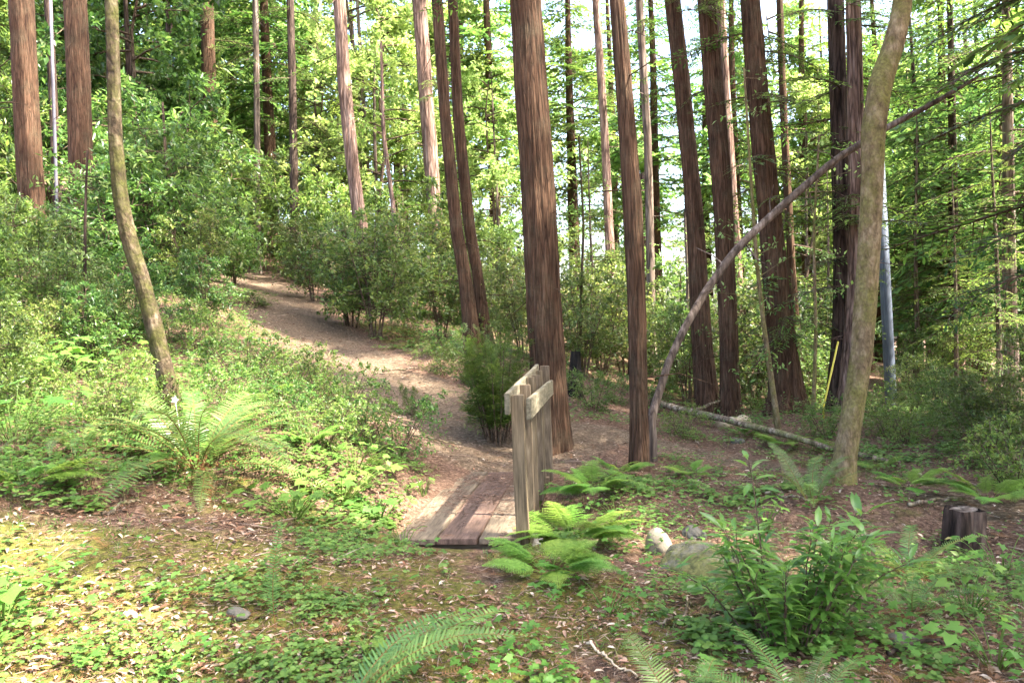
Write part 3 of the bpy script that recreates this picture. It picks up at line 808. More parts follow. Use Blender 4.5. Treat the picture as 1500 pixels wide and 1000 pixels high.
# reading marks across the picture used to word where each repeated plant stands
MARKS = [(-60, 'the left edge'), (45, 'the leftmost redwood'), (120, 'the second redwood'), (215, 'the leaning mossy tree'), (376, 'the thinner straight fir'), (430, 'the darker straight fir'),
         (520, 'the sunlit pale redwood'), (635, 'the taller pale redwood'), (690, 'the twin redwoods'), (800, 'the thickest redwood'), (932, 'the slender redwood'),
         (1025, 'the leaning dead trunk'), (1065, 'the shared-foot redwoods'), (1145, 'the flared redwood'), (1240, 'the right trunk pair'), (1300, 'the blue-grey pole'), (1560, 'the right edge')]
ORD = ['nearest', 'second nearest', 'third nearest', 'fourth nearest', 'fifth nearest', 'sixth nearest', 'seventh nearest', 'eighth nearest', 'ninth nearest', 'tenth nearest']
def word_all(items, what, group, protos, adj=None):
    """items: (px, d, scale, variant)"""
    slots = {}
    for it in items:
        k = max(i for i, m in enumerate(MARKS) if m[0] <= max(it[0], -60))
        k = min(k, len(MARKS) - 2)
        slots.setdefault(k, []).append(it)
    for k, lst in slots.items():
        lst.sort(key=lambda i: i[1])
        for n, it in enumerate(lst):
            a, b = MARKS[k][1], MARKS[k + 1][1]
            o = '' if len(lst) == 1 else ORD[min(n, 9)] + ' '
            lab = f'{o}{what} between {a} and {b}'
            p = gp(it[0], it[1])
            pr = protos[it[3] % len(protos)]
            sc = it[2]
            if not USED.get(pr.name):
                USED[pr.name] = True
                pr.location = p; pr.rotation_euler = (0, 0, random.uniform(0, 6)); pr.scale = (sc, sc, sc * random.uniform(.9, 1.1)); pr['label'] = lab; pr['group'] = group
            else:
                copy_tree(pr, lab, p, random.uniform(0, 6.28), (sc, sc, sc * random.uniform(.9, 1.1)), group)
USED = {}

oak = [(-30, 9.5, .5), (15, 7.6, .30), (140, 9.2, .34), (-25, 6.6, .30), (190, 11, .40), (305, 12.8, .42), (345, 19, .6), (35, 11, .55), (108, 12.5, .42), (15, 15, .5), (80, 16, .42), (175, 14.5, .85), (160, 17, .6), (230, 16, 1.05), (290, 17.5, 1.1), (255, 21, 1.6), (205, 23, 1.6), (320, 22, 1.4),
       (345, 27, 1.4), (395, 30, 1.2), (445, 27, 1.0), (-20, 22, 1.5), (75, 25, 1.6), (740, 22, 1.1), (862, 20, 1.0), (985, 19, .9), (1000, 16, .65), (1195, 16.5, .85), (480, 24, 1.0), (590, 24, 1.15), (675, 21, 1.1), (140, 27, 1.9), (270, 29, 2.0)]
word_all([(a, b, c, i) for i, (a, b, c) in enumerate(oak)], 'dark broad-leaved shrub', 'dark broad-leaved shrubs of the understory', P_OAK)
huck = [(462, 19, .75), (515, 16.5, .95), (548, 15.8, 1.15), (600, 19.5, 1.1), (645, 17, .9), (735, 16.5, .9), (765, 15, .7), (850, 14.5, .8), (880, 16, 1.0), (915, 17, .95), (1005, 14.8, .75), (1100, 16, 1.1),
        (1120, 18.5, 1.3), (1195, 15.2, .7), (1335, 13, .42), (1385, 11.5, .40), (1440, 10, .42), (1490, 9.5, .45), (1540, 12, .6), (1360, 19.5, .9), (1430, 18, .9), (285, 15, .7), (80, 10.5, .45), (0, 8.3, .42), (62, 9.0, .34), (165, 10.5, .45), (540, 20, 1.1), (630, 21.5, 1.1)]
word_all([(a, b, c, i) for i, (a, b, c) in enumerate(huck)], 'small-leaved shrub', 'small-leaved huckleberry shrubs', P_HUCK)
maple = [(560, 27, .95), (470, 33, 1.0), (600, 36, 1.1), (735, 26, .8), (840, 42, 1.2), (920, 31, .9), (1185, 26, .85), (1205, 40, 1.2), (1300, 34, 1.0), (690, 30, 1.0), (405, 40, 1.2), (660, 34, 1.5), (1130, 34, 1.5), (1200, 32, 1.3), (1260, 38, 1.5), (1330, 36, 1.3), (1430, 34, 1.2), (545, 34, 1.5)]
word_all([(a, b, c, i) for i, (a, b, c) in enumerate(maple)], 'light green broadleaf tree', 'light green broadleaf trees beyond the trunks', P_MAPLE)
P_SIDE = [tree_proto('fir_tree', 'tree', 15, .16, M_['grey'], con_crown(97, 12.5, 3.1, 74, BFINE, 2.0, 'needle', .1), 3)]
word_all([(1580, 10.5, 1.0, 0)], 'bright feathery fir reaching in', 'feathery firs at the right', P_SIDE)
for _i, (_px, _d, _s, _lb) in enumerate([(1345, 20.5, .5, 'small feathery young fir right of the blue-grey pole'), (1400, 17, .36, 'small feathery young fir left of the dark background firs'), (1462, 14.5, .38, 'small feathery young fir near the right edge'),
        (1505, 19, .5, 'taller feathery young fir at the right edge'), (1215, 21, .4, 'small feathery young fir left of the trunk pair'), (1010, 21, .42, 'small feathery young fir seen left of the leaning dead trunk'), (870, 18, .34, 'small feathery young fir right of the thickest redwood')]):
    copy_tree(P_SIDE[0], _lb, gp(_px, _d), _i * 1.9, _s, 'feathery firs at the right')
copy_tree(P_SIDE[0], 'bright feathery fir leaning in behind the smooth tan tree at the right', gp(1480, 16), 2.0, .95, 'feathery firs at the right')
talloak = [(200, 26, 1.2), (260, 32, 1.4), (20, 30, 1.4), (140, 33, 1.5), (330, 35, 1.3), (90, 40, 1.6), (-60, 26, 1.3), (230, 42, 1.6), (355, 46, 1.5), ]
word_all([(a, b, c, i) for i, (a, b, c) in enumerate(talloak)], 'dark green broadleaf tree', 'dark green broadleaf trees', P_TALLOAK)
con = [(1345, 24, .75), (1400, 21, .8), (1470, 23, .85), (1530, 19, .8), (1440, 29, .9), (1370, 33, .95), (1500, 33, 1.0), (1320, 40, 1.0), (1600, 26, 1.0), (350, 38, 1.0), (440, 42, 1.0), (290, 36, 1.0), (530, 45, 1.1), (10, 36, 1.1), (1215, 34, .9), (1110, 42, 1.0)]
word_all([(a, b, c, i) for i, (a, b, c) in enumerate(con)], 'dark drooping fir', 'dark drooping firs of the background', P_CON)
rcon = [(730, 30, .95), (845, 33, 1.0), (965, 29, .9), (1085, 27, .8), (1185, 31, .9), (1290, 34, 1.0), (1385, 29, .9), (405, 31, 1.0), (590, 42, 1.1), (690, 47, 1.2), (785, 45, 1.2), (905, 40, 1.0), (1040, 36, .9), (1270, 28, .8), (160, 38, 1.2), (60, 46, 1.2), (480, 50, 1.2), (1425, 40, 1.1)]
word_all([(a, b, c, i) for i, (a, b, c) in enumerate(rcon)], 'feathery-crowned redwood', 'redwoods of the background', P_RCON)

# the far-off wood, one mass
def far_wood():
    g = Geo()
    crowns = []
    for ch in P_FARCON:
        cr = KIDS[ch.name][1].data; tr = KIDS[ch.name][0].data
        crowns.append((cr, tr))
    def arr(me):
        v = np.zeros(len(me.vertices) * 3, np.float32); me.vertices.foreach_get('co', v)
        li = np.zeros(len(me.loops), np.int32); me.loops.foreach_get('vertex_index', li)
        lt = np.zeros(len(me.polygons), np.int32); me.polygons.foreach_get('loop_total', lt)
        ls = np.zeros(len(me.polygons), np.int32); me.polygons.foreach_get('loop_start', ls)
        rn = np.zeros(len(me.polygons), np.float32); me.attributes['rnd'].data.foreach_get('value', rn)
        mi = np.zeros(len(me.polygons), np.int32); me.polygons.foreach_get('material_index', mi)
        q = np.stack([li[ls[lt == 4] + k] for k in range(4)], -1) if (lt == 4).any() else E4
        t = np.stack([li[ls[lt == 3] + k] for k in range(3)], -1) if (lt == 3).any() else E3
        return v.reshape(-1, 3), q, t, rn[lt == 4], rn[lt == 3], mi[lt == 4], mi[lt == 3]
    src = [(arr(c), arr(t), ch) for (c, t), ch in zip(crowns, P_FARCON)]
    for i in range(34):
        d = rng.uniform(52, 100); px = rng.uniform(-260, 1760)
        if 450 < px < 1300 and rng.uniform() < .85: continue
        p = gp(px, d); a = rng.uniform(0, 6.28); s = rng.uniform(.9, 1.4)
        (cv, cq, ct, crq, crt, cmq, cmt), (tv, tq, tt, trq, trt, _, _), ch = src[i % 2]
        Rm = np.array(Matrix.Rotation(a, 3, 'Z'))
        b = g.n; V = (cv + np.array([0, 0, 2.0])) * s @ Rm.T + p; g.v.append(V); g.n += len(V)
        g.q.append(cq + b); g.rq.append(crq); g.mq.append(cmq); g.t.append(ct + b); g.rt.append(crt); g.mt.append(cmt)
        b = g.n; V = tv * s @ Rm.T + p; g.v.append(V); g.n += len(V)
        g.q.append(tq + b); g.rq.append(trq); g.mq.append(np.full(len(tq), 2))
    o = mk('distant_wood', g.mesh('distant_wood', [M_['fir'], M_['twig'], M_['dark']]))
    o['kind'] = 'stuff'; o['label'] = 'far-off wood of firs showing between the nearer trees'; o['category'] = 'wood'
far_wood()
for p_ in P_FARCON:
    for k_ in KIDS[p_.name]: bpy.data.objects.remove(k_)
    bpy.data.objects.remove(p_)


# ------------------------------------------------------------------ ferns
def frond(seed, n=40, wid=.105, pw=.0145, rise=.55, droop=.95, dead=False, curl=.0):
    """sword fern leaf, 1 m long, growing along +X and arching over"""
    r = np.random.default_rng(seed)
    t = np.linspace(0, 1, 14)
    ang = rise - droop * t ** 1.3
    dx = np.cos(ang) / 13; dz = np.sin(ang) / 13
    ax = np.stack([np.cumsum(dx) - dx[0], .05 * np.sin(t * 3 + seed) * t, np.cumsum(dz) - dz[0]], -1)
    g = Geo()
    tube(g, ax, np.linspace(.0042, .0012, 14), 4, .3, 1)
    f = np.linspace(.14, .995, n)
    P = np.stack([np.interp(f, t, ax[:, k]) for k in range(3)], -1)
    T = np.stack([np.interp(f, t, np.gradient(ax[:, k])) for k in range(3)], -1); T /= np.linalg.norm(T, axis=1, keepdims=True)
    nrm = np.cross(T, np.tile([[0, 1., 0]], (n, 1))) * -1
    nrm = np.where(nrm[:, 2:3] < 0, -nrm, nrm)
    prof = np.minimum(1, (f - .08) * 5) * (1 - f ** 3.2) ** .8
    for sd in (1, -1):
        side = np.tile([[0, sd * 1., 0]], (n, 1))
        A = side + T * .32 + nrm * (.12 + r.normal(0, .08, n))[:, None] - np.array([0, 0, curl])
        S = wid * prof * r.uniform(.9, 1.08, n) + .008
        scatter(g, PIN, P + T * (.006 if sd > 0 else -.002), frames(A, nrm + r.normal(0, .12, (n, 3))), np.stack([S, np.full(n, pw), S], -1), np.clip(.55 + r.normal(0, .15, n), 0, 1), 0)
    return g.mesh('frond', [M_['deadfern'] if dead else M_['fern'], M_['deadfern']])
FR = [frond(i, rise=a, droop=b) for i, (a, b) in enumerate([(.9, 1.3), (.75, 1.15), (.55, .9), (1.05, 1.6)])]
FRD = [frond(20, 30, .08, .016, .2, .7, True, .5), frond(21, 30, .07, .015, .5, 1.4, True, .8)]


def lady(seed):
    """soft twice-cut fern leaf, 1 m long"""
    r = np.random.default_rng(seed); g = Geo()
    t = np.linspace(0, 1, 10); ang = .9 - 1.0 * t
    ax = np.stack([np.cumsum(np.cos(ang)) / 10, .03 * np.sin(t * 4), np.cumsum(np.sin(ang)) / 10], -1)
    tube(g, ax, np.linspace(.005, .0015, 10), 4, .3, 0)
    P = []; A = []; S = []
    for i in range(20):
        f = .2 + .78 * i / 19; b = np.array([np.interp(f, t, ax[:, k]) for k in range(3)])
        ln = .30 * min(1, (f - .05) * 3) * (1 - f ** 1.8) + .02
        for sd in (1, -1):
            d = np.array([.38, sd, .1 + r.uniform(-.1, .1)]); d /= np.linalg.norm(d)
            m = max(3, int(ln / .021))
            for k in range(m):
                s = (k + .5) / m
                for s2 in (1, -1):
                    P.append(b + d * ln * s + np.array([0, 0, -.15 * ln * s * s])); A.append([d[0] * .5 - d[1] * s2 * .9, d[1] * .5 + d[0] * s2 * .9, 0]); S.append(.055 * (1 - s * .8) * (ln / .2) ** .5 + .006)
    P = np.array(P); S = np.array(S); n = len(P)
    scatter(g, BLADE, P, frames(np.array(A), np.tile([[0, 0, 1.]], (n, 1)) + r.normal(0, .15, (n, 3))), np.stack([S, S * .45, S], -1), np.clip(r.normal(.5, .2, n), 0, 1))
    return g.mesh('frond', M_['lady'])
LF = [lady(i) for i in range(2)]


def fern(label, p, size, n, seed, meshes=FR, dead=0, az=None, name='sword_fern', tilt=(-.35, .35), group='ferns of the forest floor', rz=0, els=None):
    r = random.Random(seed)
    root = thing(name, label, 'fern', p, rz, group=group)
    for i in range(n):
        a = (i * 2.399 + r.uniform(-.3, .3)) if az is None else r.uniform(*az)
        mk('frond', r.choice(meshes), root, (0.03 * math.cos(a), .03 * math.sin(a), 0), (r.uniform(-.3, .3), r.uniform(*tilt), a), size * r.uniform(.7, 1.1))
    for i in range(dead):
        a = r.uniform(0, 6.28)
        mk('dead_frond', r.choice(FRD), root, (0, 0, .02), (r.uniform(-.4, .4), r.uniform(-.1, .5), a), size * r.uniform(.6, .9))['label'] = 'withered brown frond'
    return root


def ferns():
    G = lambda px, py: ghit(px, py)[0]
    fern('large sword fern with arching fronds at the foot of the thin mossy tree', G(290, 690), 1.22, 30, 1, dead=5)
    fern('small sword fern at the left edge of the slope, left of the large fern', G(120, 660), .6, 11, 2)
    # foreground
    p = at(480, 990, 2.95); p[2] = h1(p[0], p[1])
    fern('foreground sword fern at the bottom, its long fronds reaching right toward the footbridge', p, .90, 7, 3, az=(-.1, 1.0), tilt=(-.45, -.05), dead=6)
    p = at(1010, 1010, 3.0); p[2] = h1(p[0], p[1]) - .02
    fern('arching sword fern at the bottom edge, left of the bay sapling', p, .62, 12, 4, tilt=(-.2, .3))
    p = at(1190, 1010, 3.0); p[2] = h1(p[0], p[1]) - .02
    fern('yellowish sword fern cut by the bottom edge directly below the glossy bay sapling', p, .62, 12, 5, tilt=(-.3, .2))
    fern('upright sword fern beside the foot of the smooth tan tree', G(1190, 742), .75, 9, 6, tilt=(-.6, 0))
    fern('drooping dark sword fern left of the short stump', G(1335, 850), .6, 17, 7, dead=7)
    fern('sword fern with withered fronds below the short stump, right of the bay sapling', G(1335, 905), .45, 10, 8, dead=9)
    p = at(398, 925, 3.7); p[2] = h1(p[0], p[1])
    fern('single upright pale yellow fern frond standing on the mossy foreground', p, .52, 1, 9, meshes=[frond(33, 34, .11, .013, 1.42, .35)], az=(1.2, 1.3), tilt=(-.05, 0))
    fern('small dead brown fern standing in the mossy foreground', G(425, 930), .28, 1, 10, dead=2, tilt=(-.8, -.6))
    L_ = [(842, 800, .62, 15, 'bright soft lady fern against the railing post of the footbridge'), (805, 845, .50, 12, 'low bright lady fern in front of the white block'), (870, 728, .55, 13, 'feathery lady fern in the hollow below the slender redwood'),
          (905, 700, .42, 10, 'feathery lady fern touching the foot of the slender redwood'), (1150, 655, .42, 10, 'lady fern in front of the flared redwood foot'), (1215, 665, .4, 9, 'lady fern left of the smooth tan tree beside the long fallen log'),
          (30, 720, .5, 9, 'lady fern at the left edge of the slope'), (560, 690, .3, 8, 'little lady fern at the left side of the bridge end'), (450, 655, .35, 9, 'lady fern among the undergrowth right of the large fern'), (1010, 700, .3, 8, 'little lady fern right of the slender redwood'),
          (380, 590, .45, 9, 'lady fern on the bank above the large fern'), (1330, 720, .4, 10, 'lady fern below the sunlit ground at the right'), (1450, 740, .5, 10, 'lady fern at the right edge of the dirt clearing'), (1090, 640, .35, 9, 'lady fern in front of the long fallen log'), (1290, 690, .35, 8, 'lady fern right of the smooth tan tree'), (500, 580, .3, 8, 'lady fern at the grassy edge of the path')]
    for i, (px, py, s, n, lb) in enumerate(L_):
        fern(lb, G(px, py), s, n, 40 + i, meshes=LF, name='lady_fern', tilt=(-.2, .3))
ferns()


# ------------------------------------------------------------------ leafy plants
def bay():
    """glossy bay sapling, many stems with long leaves"""
    r = np.random.default_rng(5)
    base = at(1150, 955, 3.9); base[2] = h1(base[0], base[1])
    root = thing('bay_sapling', 'glossy dark green bay sapling with long pointed leaves in the right foreground', 'shrub', base)
    w = Geo(); P = []; A = []; S = []
    LEAF = leaf6(.24, .03, .22)
    stems = [(-.12, .15, .92)] + [(r.uniform(-.50, .55), r.uniform(-.25, .3), r.uniform(.30, .68)) for _ in range(30)] + [(.60, -.05, .42), (.50, .1, .40), (-.32, 0, .5), (.12, -.1, .62)]
    for (dx, dy, hh) in stems:
        t = np.linspace(0, 1, 8)[:, None]
        b = np.array([dx * .25, dy * .3, -.03])
        e = np.array([dx, dy, hh])
        pts = b + (e - b) * t + np.array([0, 0, .12 * abs(dx)]) * np.sin(t * PI) + r.normal(0, .008, (8, 3)) * t
        tube(w, pts, np.linspace(.0055, .002, 8), 5, .4)
        nl = int(20 + 24 * hh)
        for k in range(nl):
            f = .28 + .72 * (k + .5) / nl
            p = np.array([np.interp(f, t[:, 0], pts[:, m]) for m in range(3)])
            a = k * 2.4 + r.uniform(-.4, .4)
            d = np.array([math.cos(a), math.sin(a), (.75 if f > .93 else .22) + r.uniform(-.3, .3)])
            P.append(p + d * .012); A.append(d); S.append(r.uniform(.075, .15) * (1.1 if f > .8 else .95))
    P = np.array(P); A = np.array(A); S = np.array(S); n = len(P)
    g = Geo(); scatter(g, LEAF, P, frames(A, np.tile([[0, 0, 1.]], (n, 1)) + r.normal(0, .25, (n, 3))), S, np.clip(r.normal(.5, .25, n), 0, 1))
    mk('stems', w.mesh('stems', M_['twig'], True), root); mk('foliage', g.mesh('foliage', M_['bay'], True), root)
bay()


def sprout_bush():
    """redwood seedlings grown as a bushy plume"""
    p, d = ghit(728, 645)
    root = thing('redwood_sprout', 'bushy bright green redwood sprout left of the thickest redwood, behind the footbridge', 'shrub', p)
    r = np.random.default_rng(8); g = Geo(); w = Geo(); arrs = [(a.arrays(), b.arrays()) for a, b in BFINE]
    for i in range(20):
        a = r.uniform(0, 6.28); rr = .27 * math.sqrt(r.uniform()); lean = rr * 1.5; hh = r.uniform(1.05, 1.7) * (1 - .3 * rr / .3)
        t = np.linspace(0, 1, 7)[:, None]
        b = np.array([math.cos(a) * rr * .5, math.sin(a) * rr * .5, -.05]); e = np.array([math.cos(a) * (rr + lean * .55), math.sin(a) * (rr + lean * .55), hh])
        pts = b + (e - b) * t
        tube(w, pts, np.linspace(.011, .002, 7), 5, .4)
        for k in range(26):
            f = .16 + .84 * k / 25
            q = b + (e - b) * f
            ln = .34 * (1 - .5 * f) * r.uniform(.7, 1.1)
            wv, lv = arrs[r.integers(3)]
            place_geo(g, lv, rot_dir(r.uniform(0, 6.28), .55 + .5 * f + r.uniform(-.2, .2), r.uniform(-.5, .5)), q, ln, r.uniform(-.2, .2), 0)
    mk('stems', w.mesh('stems', M_['twig'], True), root); mk('foliage', g.mesh('foliage', M_['needle']), root)


def sprout_light():
    global BFINE
    keep = BFINE
    BFINE = [make_bough(s, ntw=12, shoot=.20, step=.10, wide=.42, blade=.17) for s in (21, 22, 23)]
    sprout_bush(); BFINE = keep
sprout_light()


def thimble(label, p, n, hh, sp, sz, seed, flower=False, group='broad-leaved thimbleberry plants'):
    r = np.random.default_rng(seed)
    root = thing('thimbleberry', label, 'plant', p, group=group)
    w = Geo(); P = []; A = []; NN = []; S = []
    for i in range(n):
        a = r.uniform(0, 6.28); rr = sp * math.sqrt(r.uniform()); h_ = hh * r.uniform(.55, 1.05)
        e = np.array([math.cos(a) * rr, math.sin(a) * rr, h_]); b = np.array([e[0] * .1, e[1] * .1, -.03])
        t = np.linspace(0, 1, 5)[:, None]
        tube(w, b + (e - b) * t + np.array([0, 0, .05]) * np.sin(t * PI), np.linspace(.004, .0018, 5), 4, .5)
        P.append(e); A.append([math.cos(a) + r.normal(0, .3), math.sin(a) + r.normal(0, .3), -.15]); NN.append([r.normal(0, .3), r.normal(0, .3) - .25, 1]); S.append(sz * r.uniform(.6, 1.1))
    g = Geo(); scatter(g, PALM, np.array(P), frames(np.array(A), np.array(NN)), np.array(S), np.clip(r.normal(.5, .2, n), 0, 1))
    mk('stems', w.mesh('stems', M_['under'], True), root); mk('foliage', g.mesh('foliage', M_['thimble'], True), root)
    if flower:
        f = Geo(); c = np.array([0.0, -.06, hh * 1.05])
        tube(f, np.array([[0, 0, hh * .6], c]), [.003, .002], 4, .1)
        PT = leaf2(.8, .02, 0)
        a = np.arange(5) * 2 * PI / 5
        A = np.stack([np.cos(a), np.full(5, -.1), np.sin(a)], -1)
        scatter(f, PT, np.tile(c, (5, 1)), frames(A, np.tile([[0, -1, .1]], (5, 1))), np.full(5, .03), np.full(5, .5))
        mk('flower', f.mesh('flower', M_['white']), root)['label'] = 'white five-petalled flower'
    return root
def thimbles():
    G = lambda px, py: ghit(px, py)[0]
    p = at(5, 960, 3.55); p[2] = h1(p[0], p[1])
    thimble('sunlit broad lobed leaves low at the left edge of the foreground', p, 13, .24, .22, .10, 1)
    thimble('thimbleberry with a white flower in front of the thin mossy trunk', at(262, 610, 6.2) * np.array([1, 1, 0]) + np.array([0, 0, h1(*at(262, 610, 6.2)[:2])]), 11, .48, .26, .085, 2, True)
    T = [(60, 590, 34, .62, .7, .125, 'large mass of thimbleberry leaves on the bank at the left edge'), (20, 650, 20, .45, .5, .11, 'thimbleberry below the big leaf mass at the left edge'), (140, 560, 20, .5, .5, .11, 'thimbleberry on the bank between left edge and mossy trunk'),
         (255, 700, 9, .22, .22, .09, 'broad pale leaves drooping at the foot of the large fern'), (500, 735, 30, .26, .5, .075, 'broad-leaved plant left of the bridge boards'), (555, 765, 26, .22, .35, .065, 'broad-leaved plant touching the near left bridge corner'),
         (620, 728, 10, .16, .2, .06, 'small bright plant at the left side of the deck boards'), (430, 760, 30, .25, .5, .07, 'broad-leaved plant between the large fern and the bridge boards'), (545, 985, 6, .17, .12, .05, 'plant with a few round leaves beside the foreground fern stalks'),
         (785, 745, 12, .25, .18, .055, 'broad-leaved plant behind the nearest railing post'), (905, 770, 16, .2, .35, .055, 'broad-leaved plant left of the pale rock'), (1420, 900, 16, .25, .4, .065, 'broad-leaved plant below the short stump'),
         (1470, 850, 16, .25, .4, .065, 'broad-leaved plant right of the short stump'), (1460, 980, 14, .2, .3, .06, 'broad-leaved plant in the bottom right corner'), (700, 800, 8, .09, .18, .03, 'tiny plants along the front edge of the deck boards'), (765, 800, 9, .12, .12, .035, 'small plants between the deck and the white block'), (590, 800, 12, .14, .2, .04, 'small plants under the near left deck corner'), (520, 690, 24, .26, .4, .07, 'broad-leaved plant on the bank left of the far bridge end'), (1120, 780, 10, .25, .2, .06, 'broad pale leaves above the mossy rock'), (890, 900, 12, .12, .35, .05, 'low round-leaved plants on the bare ground below the bridge')]
    for i, (px, py, n, h_, sp, sz, lb) in enumerate(T):
        thimble(lb, G(px, py), n, h_, sp, sz, 10 + i)
thimbles()


# low shrubs on the bank
def low_shrubs():
    P = [(360, 570), (420, 580), (470, 590), (350, 610), (410, 625), (500, 620), (530, 650), (470, 660), (150, 620), (90, 545), (190, 560), (290, 520), (250, 500), (60, 500), (140, 500), (575, 670), (200, 640),
         (640, 545), (690, 560), (660, 520), (1000, 640), (1330, 650), (1400, 640), (1450, 680), (1480, 640), (1210, 640), (1300, 640), (870, 600), (900, 590), (1370, 620), (1440, 620), (1490, 720), (950, 600), (1110, 600), (20, 560), (1290, 610)]
    st = {}
    for i, (px, py) in enumerate(P):
        p, d = ghit(px, py)
        if path_mask(p[0], p[1]) > .75 : continue
        st.setdefault(max(k for k, m in enumerate(MARKS[:-1]) if m[0] <= px), []).append((d, px, p, i))
    for k, l in st.items():
        l.sort()
        for n, (d, px, p, i) in enumerate(l):
            o = '' if len(l) == 1 else ORD[min(9, n)] + ' '
            lab = f'{o}knee-high wispy shrub between {MARKS[k][1]} and {MARKS[k + 1][1]}'
            pr = P_LOW[i % 3]; s = random.uniform(.6, 1.1)
            if not USED.get(pr.name):
                USED[pr.name] = True; pr.location = p; pr.scale = (s,) * 3; pr['label'] = lab; pr['group'] = 'knee-high wispy shrubs'
            else: copy_tree(pr, lab, p, random.uniform(0, 6), s, 'knee-high wispy shrubs')
    pr = P_LOW[0]
    p, d = ghit(604, 605)
    copy_tree(pr, 'tiny lone seedling standing in the middle of the dirt path', p, 1, (.33, .33, .55), 'knee-high wispy shrubs')
    p, d = ghit(378, 447)
    copy_tree(pr, 'green leafy bough lying on the upper bend of the dirt path', p, 1, (1.2, .9, .45), 'knee-high wispy shrubs')
low_shrubs()


# ------------------------------------------------------------------ ground cover (uncountable)
def polar(n, r0, r1, a0=-44, a1=44, pw=1.0):
    a = np.radians(rng.uniform(a0, a1, n)); u = rng.uniform(0, 1, n) ** pw
    d = r0 * (r1 / r0) ** u
    return d * np.sin(a), d * np.cos(a), d
def on_deck(x, y): return (np.abs(x + .3 - (y - 7) * .115) < .60) & (y > 5.4) & (y < 8.4)
def rockzone(x, y): return ((x - 1.13) ** 2 + (y - 5.9) ** 2 < .04)


